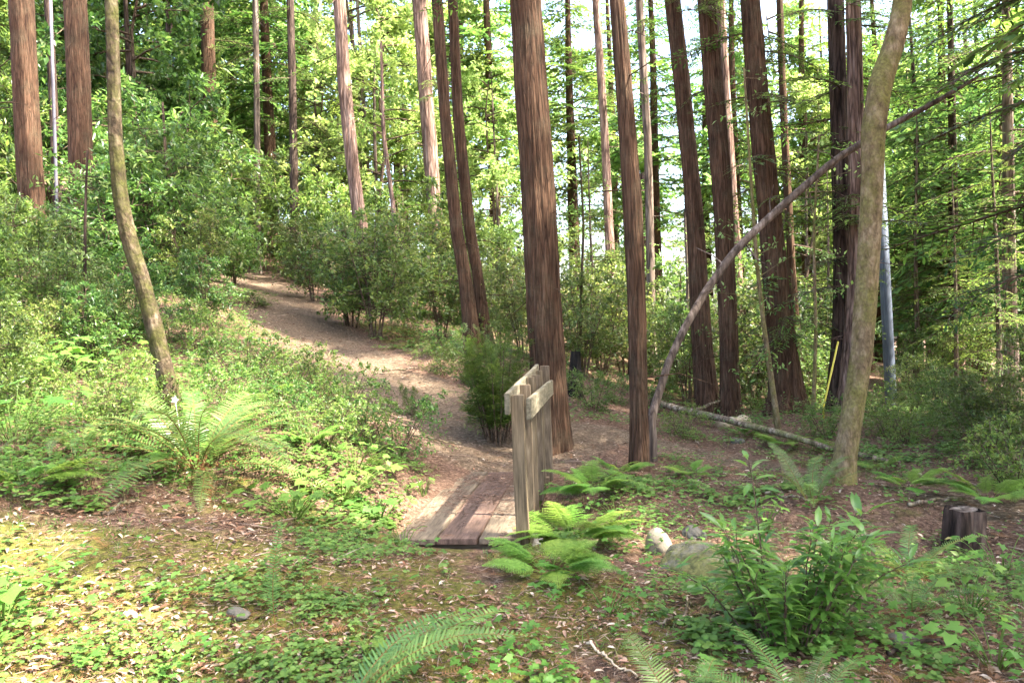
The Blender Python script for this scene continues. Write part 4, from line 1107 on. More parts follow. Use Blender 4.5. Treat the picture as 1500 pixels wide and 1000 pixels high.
def cover():
    # sorrel and other little leaves
    x, y, d = polar(120000, 2.4, 22, pw=.85)
    fg = np.exp(-((y - 3.4) / 2.0) ** 2)
    den = .36 - .18 * fg + .55 * fbm(x * .9, y * .9, seed=31, oct=3) + .5 * vnoise(x * 3, y * 3, seed=33) + .25 * vnoise(x * 8, y * 8, seed=36)
    pm = path_mask(x, y)
    gully = np.exp(-(((x - 1.2) / 1.5) ** 2 + ((y - 6.3) / 1.3) ** 2))
    den = den + .6 * np.exp(-(((x + 1.7) / 1.0) ** 2 + ((y - 6.6) / 1.0) ** 2)) + .55 * np.exp(-(((x - 2.6) / 1.5) ** 2 + ((y - 8.6) / 1.1) ** 2)) + .3 * np.exp(-(((x - 2.6) / 1.2) ** 2 + ((y - 4.6) / .9) ** 2)) + .40 * gully + .35 * np.clip((-x - 1.0) / 2.5, -.2, 1) + .15 * np.clip((x - 3) / 3, 0, 1) - 1.25 * pm - .30 * np.exp(-(((x - .2) / 1.2) ** 2 + ((y - 4.4) / .9) ** 2))
    m = (den > rng.uniform(.25, 1.0, len(x))) & ~on_deck(x, y) & ~rockzone(x, y)
    x, y, d = x[m], y[m], d[m]; n = len(x)
    k = 3
    hgt = rng.uniform(.02, .07, n) * (1 + .8 * gully[m]) + .05 * np.clip(vnoise(x * 1.3, y * 1.3, seed=34), 0, 1)
    s = rng.uniform(.009, .023, n) * (1 + 1.0 * np.clip(vnoise(x * .8, y * .8, seed=35), 0, 1)) * (1 + d * .05)
    z = H(x, y)
    g = Geo()
    a0 = rng.uniform(0, 6.28, n); c = rng.uniform(0, 1, n)
    for i in range(k):
        a = a0 + i * 2.094 + rng.normal(0, .2, n)
        A = np.stack([np.cos(a), np.sin(a), rng.normal(-.1, .2, n)], -1)
        NN = np.stack([rng.normal(0, .25, n), rng.normal(-.1, .25, n), np.ones(n)], -1)
        scatter(g, HEX, np.stack([x, y, z + hgt], -1), frames(A, NN), s, np.clip(c * .7 + rng.uniform(0, .3, n), 0, 1))
    o = mk('ground_cover', g.mesh('ground_cover', M_['clover'])); o['kind'] = 'stuff'; o['label'] = 'carpet of small bright green leaves over the forest floor'; o['category'] = 'ground cover'
    x, y, d = polar(24000, 2.4, 16, pw=.9)
    den = .30 + .6 * fbm(x * 1.1, y * 1.1, seed=131, oct=3) + .35 * vnoise(x * 5, y * 5, seed=37) + .45 * np.exp(-(((x - 1.2) / 1.5) ** 2 + ((y - 6.3) / 1.3) ** 2)) + .3 * np.clip((-x - 1.0) / 2.5, -.2, 1) + .2 * np.clip((x - 2.5) / 3, 0, 1) - 1.3 * path_mask(x, y)
    m = (den > rng.uniform(.3, 1.0, len(x))) & ~on_deck(x, y) & ~rockzone(x, y)
    x, y, d = x[m], y[m], d[m]; n = len(x); a = rng.uniform(0, 6.28, n)
    g = Geo(); scatter(g, PALM, np.stack([x, y, H(x, y) + rng.uniform(.03, .16, n)], -1), frames(np.stack([np.cos(a), np.sin(a), rng.normal(-.1, .2, n)], -1), np.stack([rng.normal(0, .3, n), rng.normal(-.12, .3, n), np.ones(n)], -1)), rng.uniform(.010, .036, n) * (1 + d * .03), rng.uniform(0, 1, n))
    o = mk('leafy_ground_cover', g.mesh('leafy_ground_cover', M_['thimble'])); o['kind'] = 'stuff'; o['label'] = 'low lobed green leaves scattered between the ferns'; o['category'] = 'ground cover'
    # taller wispy undergrowth
    x, y, d = polar(9000, 4.5, 30, pw=.9)
    pm = path_mask(x, y)
    den = .15 + .6 * np.exp(-(((x - 2.4) / 1.3) ** 2 + ((y - 8.8) / .9) ** 2)) + .5 * fbm(x * .7, y * .7, seed=41, oct=3) + .75 * np.clip((-x - .8) / 2, -.3, 1) * np.clip((y - 4.5) / 2, 0, 1) + .8 * np.clip((x - 2) / 2.5, 0, 1) * np.clip((y - 6.9) / 1.5, 0, 1) + .3 * np.clip((y - 11) / 4, 0, 1) - 1.6 * pm
    m = (den > rng.uniform(.2, 1.1, len(x))) & ~on_deck(x, y)
    x, y, d = x[m], y[m], d[m]; n = len(x); z = H(x, y)
    g = Geo(); hh = rng.uniform(.10, .34, n) * (1 + .02 * d)
    lean = rng.normal(0, .25, (n, 2)) * hh[:, None]
    sx = rng.uniform(0, 1, n) * .8
    nl = 13
    for i in range(nl):
        f = .2 + .8 * i / (nl - 1)
        a = rng.uniform(0, 6.28, n)
        A = np.stack([np.cos(a), np.sin(a), rng.uniform(-.2, .6, n)], -1)
        P = np.stack([x + lean[:, 0] * f, y + lean[:, 1] * f, z + hh * f], -1)
        spd = .07 * (1 - .4 * f)
        P = P + A * spd * rng.uniform(.1, 1, n)[:, None]
        scatter(g, LSM, P, frames(A, np.stack([rng.normal(0, .4, n), rng.normal(0, .4, n), np.ones(n)], -1)), rng.uniform(.022, .05, n) * (1 + .03 * d), np.clip(sx * .6 + rng.uniform(0, .3, n) + (rng.uniform(0, 1, n) > .94) * .4, 0, 1))
    # stalks
    b = np.stack([x, y, z - .01], -1); e = np.stack([x + lean[:, 0], y + lean[:, 1], z + hh], -1)
    ST = tpl([(0, .5, 0), (0, -.25, .43), (0, -.25, -.43), (1, 0, 0)], t=[(0, 1, 3), (1, 2, 3), (2, 0, 3)])
    ln = np.linalg.norm(e - b, axis=1)
    scatter(g, ST, b, frames(e - b, np.tile([[1., 0, 0]], (n, 1))), np.stack([ln, np.full(n, .005), np.full(n, .005)], -1), np.full(n, .95))
    o = mk('undergrowth', g.mesh('undergrowth', M_['under'])); o['kind'] = 'stuff'; o['label'] = 'thin wispy undergrowth on the banks beside the path'; o['category'] = 'undergrowth'
    print('under', n)


def litter():
    x, y, d = polar(64000, 2.2, 24, pw=.95)
    den = .8 + .4 * fbm(x * 1.2, y * 1.2, seed=51, oct=3) - .25 * path_mask(x, y)
    m = (den > rng.uniform(.2, 1.1, len(x))) & ~on_deck(x, y); x, y, d = x[m], y[m], d[m]; n = len(x)
    z = H(x, y) - .04 * path_mask(x, y) + rng.uniform(.004, .016, n)
    a = rng.uniform(0, 6.28, n)
    A = np.stack([np.cos(a), np.sin(a), rng.normal(0, .2, n)], -1); NN = np.stack([rng.normal(0, .3, n), rng.normal(0, .3, n), np.ones(n)], -1)
    s = rng.uniform(.02, .075, n) * rng.uniform(.6, 1, n)
    g = Geo(); scatter(g, leaf6(.36, .10, .2), np.stack([x, y, z], -1), frames(A, NN), s, np.clip(rng.uniform(0, 1, n) ** 1.3, 0, 1))
    o = mk('leaf_litter', g.mesh('leaf_litter', M_['litter'])); o['kind'] = 'stuff'; o['label'] = 'dry brown fallen leaves scattered over the forest floor'; o['category'] = 'leaf litter'
    x, y, d = polar(85000, 2.2, 24, pw=.8)
    n = len(x); dk = on_deck(x, y)
    kp = ~dk; x, y, d = x[kp], y[kp], d[kp]; n = len(x)
    z = H(x, y) - .04 * path_mask(x, y) + rng.uniform(.002, .012, n)
    a = rng.uniform(0, 6.28, n); A = np.stack([np.cos(a), np.sin(a), rng.normal(0, .12, n)], -1)
    ln = rng.uniform(.02, .10, n) * (1 + 1.8 * (rng.uniform(0, 1, n) > .96)); w_ = rng.uniform(.0014, .0036, n) * (1 + .06 * d) * (1 + .8 * (ln > .12))
    ST = tpl([(0, .5, 0), (0, -.25, .43), (0, -.25, -.43), (1, 0, 0), (.55, .6, .9)], t=[(0, 1, 4), (1, 2, 4), (2, 0, 4), (4, 1, 3), (0, 4, 3)])
    g = Geo(); scatter(g, ST, np.stack([x, y, z], -1), frames(A, np.tile([[0, 0, 1.]], (n, 1))), np.stack([ln, w_, w_], -1), rng.uniform(0, 1, n) ** 1.4)
    o = mk('fallen_twigs', g.mesh('fallen_twigs', M_['twiglit'])); o['kind'] = 'stuff'; o['label'] = 'fallen twigs and needles strewn over the forest floor'; o['category'] = 'twigs'
def sprigs():
    # shed redwood sprays, rust coloured, and short grassy tufts
    r = np.random.default_rng(3)
    v = []; t = []
    for k in range(9):
        for sd in (1, -1):
            x0 = .08 + k * .1; b = len(v); ln = .30 * (1 - .07 * k)
            v += [(x0, 0, .02), (x0 + .03, .004, .02), (x0 + .55 * ln, sd * ln, .03 + r.uniform(-.05, .08))]; t.append((b, b + 1, b + 2) if sd > 0 else (b, b + 2, b + 1))
    b = len(v); v += [(0, .012, 0), (0, -.012, 0), (1.05, 0, .05)]; t.append((b, b + 1, b + 2))
    SP = tpl(v, t=t)
    x, y, d = polar(9000, 2.2, 15, pw=.9)
    m = (.55 + .6 * fbm(x * 1.5, y * 1.5, seed=71, oct=3) > rng.uniform(.1, 1, len(x))) & ~on_deck(x, y); x, y, d = x[m], y[m], d[m]; n = len(x)
    a = rng.uniform(0, 6.28, n)
    g = Geo(); scatter(g, SP, np.stack([x, y, H(x, y) - .04 * path_mask(x, y) + .008], -1), frames(np.stack([np.cos(a), np.sin(a), rng.normal(0, .12, n)], -1), np.stack([rng.normal(0, .25, n), rng.normal(0, .25, n), np.ones(n)], -1)), rng.uniform(.05, .15, n), rng.uniform(0, 1, n))
    o = mk('shed_sprays', g.mesh('shed_sprays', M_['deadfern'])); o['kind'] = 'stuff'; o['label'] = 'rust brown shed redwood sprays lying on the ground'; o['category'] = 'needle litter'
    x, y, d = polar(26000, 2.3, 18, pw=.9)
    m = (.35 + .7 * fbm(x * 1.3, y * 1.3, seed=81, oct=3) - 1.0 * path_mask(x, y) > rng.uniform(.1, 1, len(x))) & ~on_deck(x, y); x, y, d = x[m], y[m], d[m]; n = len(x)
    g = Geo(); GB = tpl([(0, .5, 0), (0, -.5, 0), (.55, .3, 0), (.55, -.3, 0), (1, 0, -.12)], q=[(0, 1, 3, 2)], t=[(2, 3, 4)])
    z = H(x, y)
    for k in range(4):
        a = rng.uniform(0, 6.28, n); ln = rng.uniform(.025, .075, n)
        scatter(g, GB, np.stack([x + .01 * np.cos(a), y + .01 * np.sin(a), z], -1), frames(np.stack([np.cos(a) * .7, np.sin(a) * .7, rng.uniform(.3, 1.3, n)], -1), np.stack([-np.cos(a), -np.sin(a), np.ones(n)], -1)), np.stack([ln, np.full(n, .0028) * (1 + .1 * d), ln], -1), rng.uniform(0, .85, n))
    o = mk('grass', g.mesh('grass', M_['under'])); o['kind'] = 'stuff'; o['label'] = 'short thin grass and moss tufts over the forest floor'; o['category'] = 'grass'
cover(); litter(); sprigs()


# ------------------------------------------------------------------ footbridge
def board(parent, name, a, b, w, h, mat, axis_up=(0, 0, 1), bev=.004, label=None, nseg=10, seed=0):
    """a sawn board from a to b, w wide (sideways) and h thick (along axis_up), slightly uneven"""
    a = Vector(a); b = Vector(b); ln = (b - a).length
    x = (b - a).normalized(); z = Vector(axis_up); z = (z - x * z.dot(x)).normalized(); y = z.cross(x)
    bm = bmesh.new(); bmesh.ops.create_cube(bm, size=1)
    for v in bm.verts: v.co = Vector((w * v.co.x, ln * v.co.y, h * v.co.z))
    ed = [e for e in bm.edges if abs((e.verts[0].co - e.verts[1].co).normalized().y) > .9]
    bmesh.ops.subdivide_edges(bm, edges=ed, cuts=nseg)
    eb = [e for e in bm.edges if e.is_manifold and len(e.link_faces) == 2 and e.link_faces[0].normal.angle(e.link_faces[1].normal) > .5]
    bmesh.ops.bevel(bm, geom=eb, offset=bev, segments=2, affect='EDGES')
    r = random.Random(seed)
    ph = r.uniform(0, 9)
    for v in bm.verts:
        t = v.co.y / ln
        v.co.z += .0025 * math.sin(t * 7 + ph) + r.uniform(-.0006, .0006)
        v.co.x += .0025 * math.sin(t * 5 + ph * 2)
    me = bpy.data.meshes.new(name); bm.to_mesh(me); bm.free(); me.materials.append(M_[mat])
    # board runs along local Y, broad face across local X
    R3 = Matrix((y * -1, x, z)).transposed()
    o = mk(name, me, parent); c = (a + b) / 2
    o.matrix_local = Matrix.Translation(c) @ R3.to_4x4()
    if label: o['label'] = label
    return o


def bridge():
    th = .114
    base = Vector((-.445, 5.70, -.005))
    root = thing('footbridge', 'small weathered wooden footbridge of three boards with a railing on its right side', 'footbridge', base, -th)
    Lb = 2.68
    bw = .295
    for i, (m, dx) in enumerate((('deck', -.455 + bw / 2), ('deckred', 0.002 + 0), ('deck', .455 - bw / 2))):
        xx = (-.310, 0, .308)[i]
        board(root, 'deck_board', (xx, .0 + .012 * (i - 1), -.019), (xx + .004, Lb - .03 * i, -.019), bw + (.012 if i == 0 else 0), .04, m, label=('tan left board', 'reddish middle board', 'tan right board')[i], seed=i, bev=.005)
    for yy in (.12, Lb - .15):
        board(root, 'crossbeam', (-.44, yy, -.085), (.50, yy, -.085), .09, .09, 'raildark', seed=9)
    X = .475
    # posts, near to far
    board(root, 'post', (X, .10, -.10), (X - .012, .085, 1.02), .09, .09, 'post', (0, 1, 0), seed=11, label='nearest, thickest railing post')
    for k, (yy, top, wd, mat) in enumerate([(.70, 1.05, .085, 'raildark'), (1.22, 1.075, .07, 'post'), (1.72, 1.06, .085, 'raildark'), (2.15, 1.08, .06, 'post')]):
        board(root, 'picket', (X - .01, yy, -.10), (X - .015, yy, top), wd, .038, mat, (0, 1, 0), seed=20 + k)
    board(root, 'post', (X + .01, 2.62, -.2), (X + .005, 2.62, 1.10), .095, .09, 'raildark', (0, 1, 0), seed=31, label='farthest railing post')
    # inner rail on edge, outer brace
    board(root, 'top_rail', (X - .072, -.02, .965), (X - .072, 2.60, 1.045), .038, .15, 'rail', (0, 0, 1), seed=41, label='inner rail standing on edge')
    board(root, 'outer_rail', (X + .068, .08, .915), (X + .068, 2.58, .88), .038, .15, 'rail', (0, 0, 1), seed=42, label='lichen-grey outer rail')
    nl = Geo()
    for xx in (-.40, -.22, -.08, .08, .22, .40):
        for yy in (.12, Lb - .15):
            a_ = np.arange(8) / 8 * 2 * PI; x_ = xx + random.uniform(-.012, .012); y_ = yy + random.uniform(-.015, .015)
            nl.add(np.concatenate([np.stack([x_ + np.cos(a_) * .006, y_ + np.sin(a_) * .006, np.full(8, .004)], -1), [[x_, y_, .0055]]]), None, [(i, (i + 1) % 8, 8) for i in range(8)], .05)
    mk('nail_heads', nl.mesh('nail_heads', M_['twiglit']), root)['kind'] = 'stuff'
    # needles and crumbs lying on the boards, one mass
    g = Geo(); n = 7000
    u = rng.uniform(-.45, .45, n); v = rng.uniform(.02, Lb - .05, n)
    den = .35 + .6 * fbm(u * 5, v * 2.2, seed=61, oct=3) + .3 * (v / Lb)
    m = den > rng.uniform(.15, 1, n); u, v = u[m], v[m]; n = len(u)
    a = rng.normal(0, .7, n); A = np.stack([np.cos(a), np.sin(a), np.zeros(n)], -1)
    ST = tpl([(0, .5, 0), (0, -.25, .43), (0, -.25, -.43), (1, 0, 0), (.55, .6, .9)], t=[(0, 1, 4), (1, 2, 4), (2, 0, 4), (4, 1, 3), (0, 4, 3)])
    P = np.stack([u, v, np.full(n, .004)], -1)
    ln = rng.uniform(.015, .075, n)
    Rz = np.array(Matrix.Rotation(-th, 3, 'Z')); P = P @ Rz.T + np.array(base)
    scatter(g, ST, P, frames(A @ Rz.T, np.tile([[0, 0, 1.]], (n, 1))), np.stack([ln, np.full(n, .0028), np.full(n, .0028)], -1), rng.uniform(0, .75, n))
    k = rng.integers(0, n, 60); A2 = np.stack([np.cos(a[k]), np.sin(a[k]), rng.normal(0, .15, 60)], -1)
    scatter(g, leaf6(.4, .08, .15), P[k] + np.array([0, 0, .006]), frames(A2, np.stack([rng.normal(0, .3, 60), rng.normal(0, .3, 60), np.ones(60)], -1)), rng.uniform(.02, .05, 60), rng.uniform(0, 1, 60))
    o = mk('needle_litter', g.mesh('needle_litter', M_['twiglit'])); o['kind'] = 'stuff'; o['label'] = 'dark needle litter lying on the boards of the footbridge'; o['category'] = 'needle litter'
    p, d = ghit(786, 797)
    b = thing('concrete_block', 'small white block at the foot of the nearest railing post', 'block', p + np.array([0, 0, .02]))
    bm = bmesh.new(); bmesh.ops.create_cube(bm, size=1)
    for v in bm.verts: v.co = Vector((v.co.x * .085 * (1.1 if v.co.z < 0 else .9), v.co.y * .09, v.co.z * .11))
    bmesh.ops.bevel(bm, geom=bm.edges[:], offset=.01, segments=2, affect='EDGES')
    me = bpy.data.meshes.new('concrete_block'); bm.to_mesh(me); bm.free(); me.materials.append(M_['concrete'])
    bpy.data.objects.remove(b); o = mk('concrete_block', me, None, p + np.array([0, 0, .02]), (.1, .15, .4)); tag(o, 'small white block at the foot of the nearest railing post', 'block')
bridge()


# ------------------------------------------------------------------ rocks, logs, stump, poles
def rock(label, p, size, seed, mat, flat=(1, 1, .7), name='rock'):
    bm = bmesh.new(); bmesh.ops.create_icosphere(bm, subdivisions=5, radius=1)
    V = np.array([v.co[:] for v in bm.verts])
    f = 1 + .26 * vnoise(V[:, 0] * .9 + seed * 7, V[:, 1] * .9, V[:, 2] * .9, seed) + .05 * fbm(V[:, 0] * 3.5, V[:, 1] * 3.5, V[:, 2] * 3.5, seed + 2, 4)
    V = V * f[:, None] * np.array(flat) * size
    for v, c in zip(bm.verts, V): v.co = c
    me = bpy.data.meshes.new(name); bm.to_mesh(me); bm.free(); me.materials.append(mat)
    me.polygons.foreach_set('use_smooth', np.ones(len(me.polygons), bool))
    o = mk(name, me, None, p, (0, 0, seed)); tag(o, label, 'rock', 'rocks by the gully')
    return o
def mossy_rock_mat():
    return bark_mat('mossy_rock', (.06, .055, .045), (.15, .14, .12), (.28, .26, .22), 9, 1, .9, .9, (.10, .10, .03), .06, .2)
def rocks_logs():
    G = lambda px, py: ghit(px, py)[0]
    mr = mossy_rock_mat()
    rock('smooth pale rounded rock at the gully edge left of the mossy boulder', G(965, 812) + np.array([0, 0, .04]), .125, 4, M_['rockpale'], (.8, .8, 1.0))
    rock('large low grey boulder half covered in moss, behind the bay sapling', G(1050, 850) + np.array([0, .15, -.02]), .39, 5, mr, (1.1, .75, .42))
    rock('grey stone between the pale rock and the path above the mossy boulder', G(1015, 785), .11, 8, M_['rock'], (1.2, .8, .6))
    rock('small grey stone half sunk in the mossy foreground', G(347, 908), .055, 9, M_['rock'], (1.1, .9, .6))
    rock('small dark stone at the lower right among withered ferns', G(1325, 945), .07, 12, M_['rock'], (1.1, .9, .7))
    rock('grey rock lying beside the sunlit cut log', G(1080, 648), .12, 14, M_['rock'], (1.3, .8, .45))
    # long fallen log with branches
    def log(name, label, A, B, r0, r1, mat, seed, sag=0, ends='cut'):
        A = np.array(A); B = np.array(B); t = np.linspace(0, 1, 30)[:, None]
        r = np.random.default_rng(seed)
        pts = (B - A) * t + np.array([0, 0, -sag]) * np.sin(t * PI) + np.cumsum(r.normal(0, .006, (30, 3)), 0)
        rad = np.linspace(r0, r1, 30) * (1 + .08 * np.sin(np.linspace(0, 19, 30) + seed))
        g = Geo(); tube(g, pts, rad, 14, .5, 0, True)
        root = thing(name, label, 'log', A, group='fallen wood')
        mk('stem', g.mesh('stem', mat, True), root)
        return root, pts, A
    a = G(955, 600); b = G(1318, 690)
    m1 = G(1130, 632)
    root, pts, A0 = log('fallen_log', 'long thin fallen log lying from the shared-foot redwoods to behind the smooth tan tree', a + np.array([0, 0, .13]), b + np.array([0, 0, .07]), .062, .032, M_['log'], 3, .0)
    log('fallen_log', 'short sunlit sawn log with a dark hollow end beside the long fallen log', gp(1050, 12.2) + np.array([0, 0, .06]), gp(1098, 12.6) + np.array([0, 0, .08]), .095, .085, M_['cut'], 5)
    log('fallen_branch', 'thin pale branch lying across the long fallen log', G(1020, 618) + np.array([0, 0, .20]), G(1062, 612) + np.array([0, 0, .28]), .03, .012, M_['log'], 6)
    log('fallen_branch', 'pale broken stick lying on the mossy ground at the lower left', G(180, 902) + np.array([0, 0, .015]), G(292, 898) + np.array([0, 0, .015]), .013, .008, M_['cut'], 7)
    log('fallen_branch', 'pale fallen stick below the small maple leaves on the left bank', G(170, 437) + np.array([0, 0, .03]), G(210, 430) + np.array([0, 0, .1]), .03, .02, M_['log'], 8)
    for (x0, y0, x1, y1, r_, lb, mt, sd) in [(860, 945, 945, 990, .007, 'thin pale twig lying on the bare ground at the bottom centre', 'cut', 31), (640, 905, 700, 890, .008, 'short brown stick on the ground in front of the bridge', 'log', 32),
            (1010, 890, 960, 925, .009, 'crooked brown stick lying left of the bay sapling', 'log', 33), (1300, 965, 1400, 940, .012, 'dark fallen stick in the bottom right undergrowth', 'dark', 34),
            (150, 760, 215, 745, .012, 'grey stick on the bare soil left of the large fern', 'log', 35), (620, 640, 680, 655, .012, 'stick lying on the dirt path behind the bridge', 'log', 36), (560, 545, 615, 540, .02, 'weathered stick on the bank right of the path', 'log', 37),
            (1120, 725, 1190, 745, .014, 'dark stick lying on the clearing left of the smooth tan tree', 'log', 38), (1330, 745, 1440, 735, .02, 'fallen branch at the right edge of the clearing', 'log', 39)]:
        log('fallen_branch', lb, G(x0, y0) + np.array([0, 0, r_]), G(x1, y1) + np.array([0, 0, r_ * 1.5]), r_, r_ * .6, M_[mt], sd)
    # leaning dead trunk
    P = [(954, 612, 9.3, 13), (967, 570, 9.4, 12), (980, 529, 9.5, 12), (1002, 482, 9.6, 12), (1036, 423, 9.8, 12), (1075, 369, 9.9, 12), (1110, 334, 10.0, 12), (1153, 295, 10.1, 12), (1223, 234, 10.2, 11), (1300, 186, 10.3, 10), (1366, 152, 10.3, 8), (1444, 106, 10.4, 4)]
    Q = np.array([at(*p[:3]) for p in P]); R_ = np.array([p[3] * p[2] / F / 2 for p in P])
    base = Q[0].copy(); base[2] = h1(base[0], base[1]) - .02
    Q = np.concatenate([[base + np.array([0, 0, -.05])], Q]); R_ = np.concatenate([[R_[0]], R_])
    g, CC, u = bark_trunk(Q - base, R_, 28, 140, .04, 77)
    root = thing('dead_trunk', 'thin bare dead trunk leaning far right across the redwoods', 'tree trunk', base)
    mk('trunk', g.mesh('trunk', M_['deadpole'], True), root)
    br = Geo(); r = np.random.default_rng(4)
    for (f, dx, dy, dz) in [(.45, .35, .1, .35), (.55, -.3, .2, .25), (.6, .3, -.2, -.35), (.7, -.1, .2, -.5), (.75, .4, 0, .3), (.82, .3, .2, -.2), (.88, .4, -.1, .25), (.66, .05, 0, .4), (.78, -.3, 0, .15)]:
        c = CC[int(f * (len(CC) - 1))]; e = c + np.array([dx, dy, dz]); mid = (c + e) / 2 + r.normal(0, .04, 3)
        tube(br, [c, mid, e], [.013, .008, .003], 5, .5)
    mk('twigs', br.mesh('twigs', M_['deadpole'], True), root)
    # stump
    p = G(1409, 800)
    pts = np.array([[0, 0, -.1], [0, 0, .02], [.01, 0, .15], [.02, 0, .29]]); g, CC, u = bark_trunk(pts, [.14, .12, .115, .108], 48, 40, .13, 9)
    root = thing('tree_stump', 'short dark sawn stump standing at the right of the dirt clearing', 'stump', p)
    mk('trunk', g.mesh('trunk', M_['dark'], True), root)
    gg = Geo(); a_ = np.arange(24) / 24 * 2 * PI
    vv = np.concatenate([np.stack([np.cos(a_) * .100 + .02, np.sin(a_) * .100, .285 + .01 * np.cos(a_)], -1), [[.02, 0, .270]]]); gg.add(vv, None, [(i, (i + 1) % 24, 24) for i in range(24)], .5)
    mk('cut_face', gg.mesh('cut_face', M_['grey']), root)
    # charred low stump behind the thick redwood
    p = gp(841, 12.5); g, CC, u = bark_trunk(np.array([[0, 0, -.1], [0, 0, .3], [.02, 0, .72]]), [.10, .09, .075], 28, 30, .1, 19)
    root = thing('burnt_stump', 'narrow charred stump right behind the thickest redwood', 'stump', p); mk('trunk', g.mesh('trunk', bark_mat('charred_wood', (.008, .008, .008), (.02, .018, .016), (.05, .04, .035), 12, .2, .6), True), root)
    # poles
    def pole(name, label, cat, d, a, b, w, mat, mat2=None):
        A = at(a[0], a[1], d); B = at(b[0], b[1], d); A[2] -= 0
        base = np.array([A[0], A[1], min(A[2], h1(A[0], A[1])) - .1])
        g = Geo(); r = w * d / F / 2
        tube(g, np.array([[0, 0, 0], (A - base) + [0, 0, .05], (A * .5 + B * .5) - base, B - base]), [r * 1.08, r * 1.05, r, r * .93], 18, .5, 0, True)
        o = mk(name, g.mesh(name, mat, True), None, base); tag(o, label, cat); return o
    pole('utility_pole', 'blue-grey straight pole standing in the wood right of the smooth tan tree', 'pole', 18, (1306, 600), (1288, 230), 15, M_['pole'])
    pole('pale_pole', 'thin pale upright pole against the dark trunk between the two left redwoods', 'pole', 20, (84, 330), (72, -60), 4.5, M_['polepale'])
    # yellow guy-wire guard
    A = at(1206, 598, 12.2); B = at(1228, 500, 12.2); base = np.array([A[0], A[1], h1(A[0], A[1])])
    g = Geo(); tube(g, np.array([[0, 0, 0], A - base, B - base]), [.014, .014, .014], 8, .5, 0, True)
    tag(mk('wire_guard', g.mesh('wire_guard', M_['yellow'], True), None, base), 'slanting yellow plastic wire guard left of the pair of trunks', 'wire guard')
    # thin saplings
    def sapling(label, d, P, mat, seed):
        Q = np.array([at(p[0], p[1], d) for p in P]); base = Q[0].copy(); base[2] = h1(base[0], base[1]) - .02
        R_ = [p[2] * d / F / 2 for p in P]
        Q = np.concatenate([[base - [0, 0, .05]], Q]); R_ = [R_[0]] + R_
        g, CC, u = bark_trunk(Q - base, R_, 14, 60, .03, seed)
        root = thing('sapling', label, 'sapling', base, group='thin saplings')
        b = g; l = Geo(); r = np.random.default_rng(seed)
        PP = []; AA = []
        for k in range(16):
            c = CC[r.integers(20, len(CC))]; a = r.uniform(0, 6.28); ln = r.uniform(.25, .8) * d / 14
            e = c + np.array([math.cos(a), math.sin(a), r.uniform(-.1, .6)]) * ln
            tube(b, [c, (c + e) / 2 + r.normal(0, .03, 3), e], [.008, .005, .002], 4, .5)
            for j in range(16): PP.append(c + (e - c) * r.uniform(.35, 1.05) + r.normal(0, .06, 3)); AA.append(r.normal(0, 1, 3))
        PP = np.array(PP); AA = np.array(AA); n = len(PP)
        scatter(l, LSM, PP, frames(AA, np.tile([[0, 0, 1.]], (n, 1)) + r.normal(0, .4, (n, 3))), r.uniform(.05, .10, n), r.uniform(0, 1, n))
        mk('trunk', b.mesh('trunk', M_[mat], True), root); mk('foliage', l.mesh('foliage', M_['light']), root)
    sapling('thin pale sapling leaning in front of the flared redwood', 11.5, [(1142, 640, 8), (1132, 570, 8), (1118, 470, 7), (1108, 380, 6), (1098, 230, 4), (1090, 100, 3)], 'tan', 1)
    sapling('thin white sapling between the two pale redwoods', 21, [(586, 400, 7), (580, 300, 7), (562, 180, 6), (560, 60, 4)], 'polepale', 2) if False else None
    sapling('thin pale sapling between the two pale redwoods', 21, [(583, 420, 7), (577, 310, 7), (562, 200, 6), (558, 60, 4)], 'red_sunlit', 2)
    sapling('thin dark sapling left of the mossy tree', 10.5, [(126, 470, 6), (124, 380, 5), (125, 300, 4), (128, 220, 3)], 'dark', 3)
    sapling('thin forked sapling at the edge of the shrubs above the path', 16, [(250, 420, 6), (255, 330, 6), (243, 240, 5), (238, 150, 3)], 'twig', 4)
    sapling('thin sapling behind the gap between the thickest and slender redwoods', 15, [(852, 560, 5), (850, 470, 5), (855, 330, 4), (848, 200, 3)], 'moss', 5)
    sapling('thin crooked grey sapling in the gap right of the slender trunk', 17, [(1000, 540, 5), (1008, 420, 5), (1003, 320, 4), (1012, 180, 3)], 'grey', 6)
    sapling('thin sapling right of the flared redwood', 12.5, [(1192, 590, 5), (1195, 480, 5), (1192, 340, 4), (1200, 200, 3)], 'tan', 7)
rocks_logs()

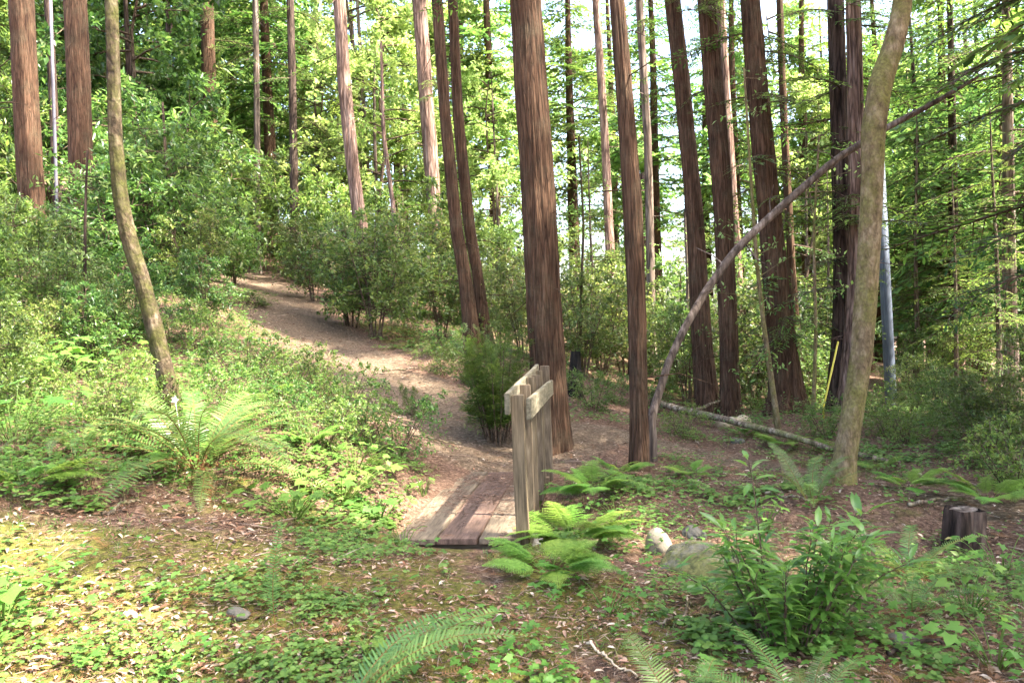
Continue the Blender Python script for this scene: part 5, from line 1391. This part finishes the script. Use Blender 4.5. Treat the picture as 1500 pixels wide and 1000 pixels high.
# unseen redwoods added to cast shade, beside and behind the viewpoint
def shade():
    L_ = [(7.3, 8.6, 1.0), (8.8, 11.6, 1.0), (5.5, -2.5, 1.0), (7, 2.5, 1.0), (9, 5.5, 1.0), (11, 9, 1.0), (12.5, 1, 1.05), (14, 5.5, 1.0), (10, -3.5, 1.0), (17, 9, 1.1), (-4.5, -3, 1)]
    W_ = ['just beyond the right edge beside the stump', 'just beyond the right edge behind the clearing', 'behind the viewpoint on the right', 'just right of the viewpoint', 'beyond the right edge near the gully', 'beyond the right edge near the stump', 'on the slope far right of the viewpoint', 'second row beyond the right edge', 'far behind the viewpoint on the right', 'farthest beyond the right edge', 'behind the viewpoint on the left']
    L_ = [(x, y, s, 'tall unseen redwood added for shade ' + w_) for (x, y, s), w_ in zip(L_, W_)]
    for i, (x, y, s, lb) in enumerate(L_):
        copy_tree(P_RCON[i % 2], lb, (x, y, h1(x, y) - .1), i * 1.3, s, 'redwoods of the background')
shade()

# ------------------------------------------------------------------ light
SUN_EL, SUN_AZ = math.radians(56), (1.0, -.28)
w = bpy.data.worlds.new("World"); scene.world = w; w.use_nodes = True
nt = w.node_tree; bg = nt.nodes['Background']
sky = nt.nodes.new('ShaderNodeTexSky'); sky.sky_type = 'NISHITA'; sky.sun_disc = False
sky.sun_elevation = SUN_EL; sky.sun_rotation = math.atan2(SUN_AZ[0], SUN_AZ[1]); sky.air_density = 1.0; sky.dust_density = 5
nt.links.new(sky.outputs[0], bg.inputs[0]); bg.inputs[1].default_value = .15
sl = bpy.data.lights.new('sun', 'SUN'); sl.energy = 4.0; sl.angle = math.radians(.9); sl.color = (1, .93, .80)
so = bpy.data.objects.new('sun', sl); C.objects.link(so)
sd = Vector((SUN_AZ[0], SUN_AZ[1], 0)).normalized() * math.cos(SUN_EL) + Vector((0, 0, math.sin(SUN_EL)))
so.rotation_euler = sd.to_track_quat('Z', 'Y').to_euler()

scene.view_settings.view_transform = 'Standard'
scene.view_settings.look = 'None'
scene.view_settings.exposure = 3.12
scene.view_settings.gamma = 1
scene.render.engine = 'CYCLES'
cy = scene.cycles
cy.max_bounces = 6; cy.diffuse_bounces = 3; cy.glossy_bounces = 2; cy.transmission_bounces = 4; cy.transparent_max_bounces = 4
cy.caustics_reflective = False; cy.caustics_refractive = False
cy.sample_clamp_indirect = 6
cy.use_denoising = True
cy.volume_bounces = 0
try: cy.denoiser = 'OPENIMAGEDENOISE'
except Exception: pass
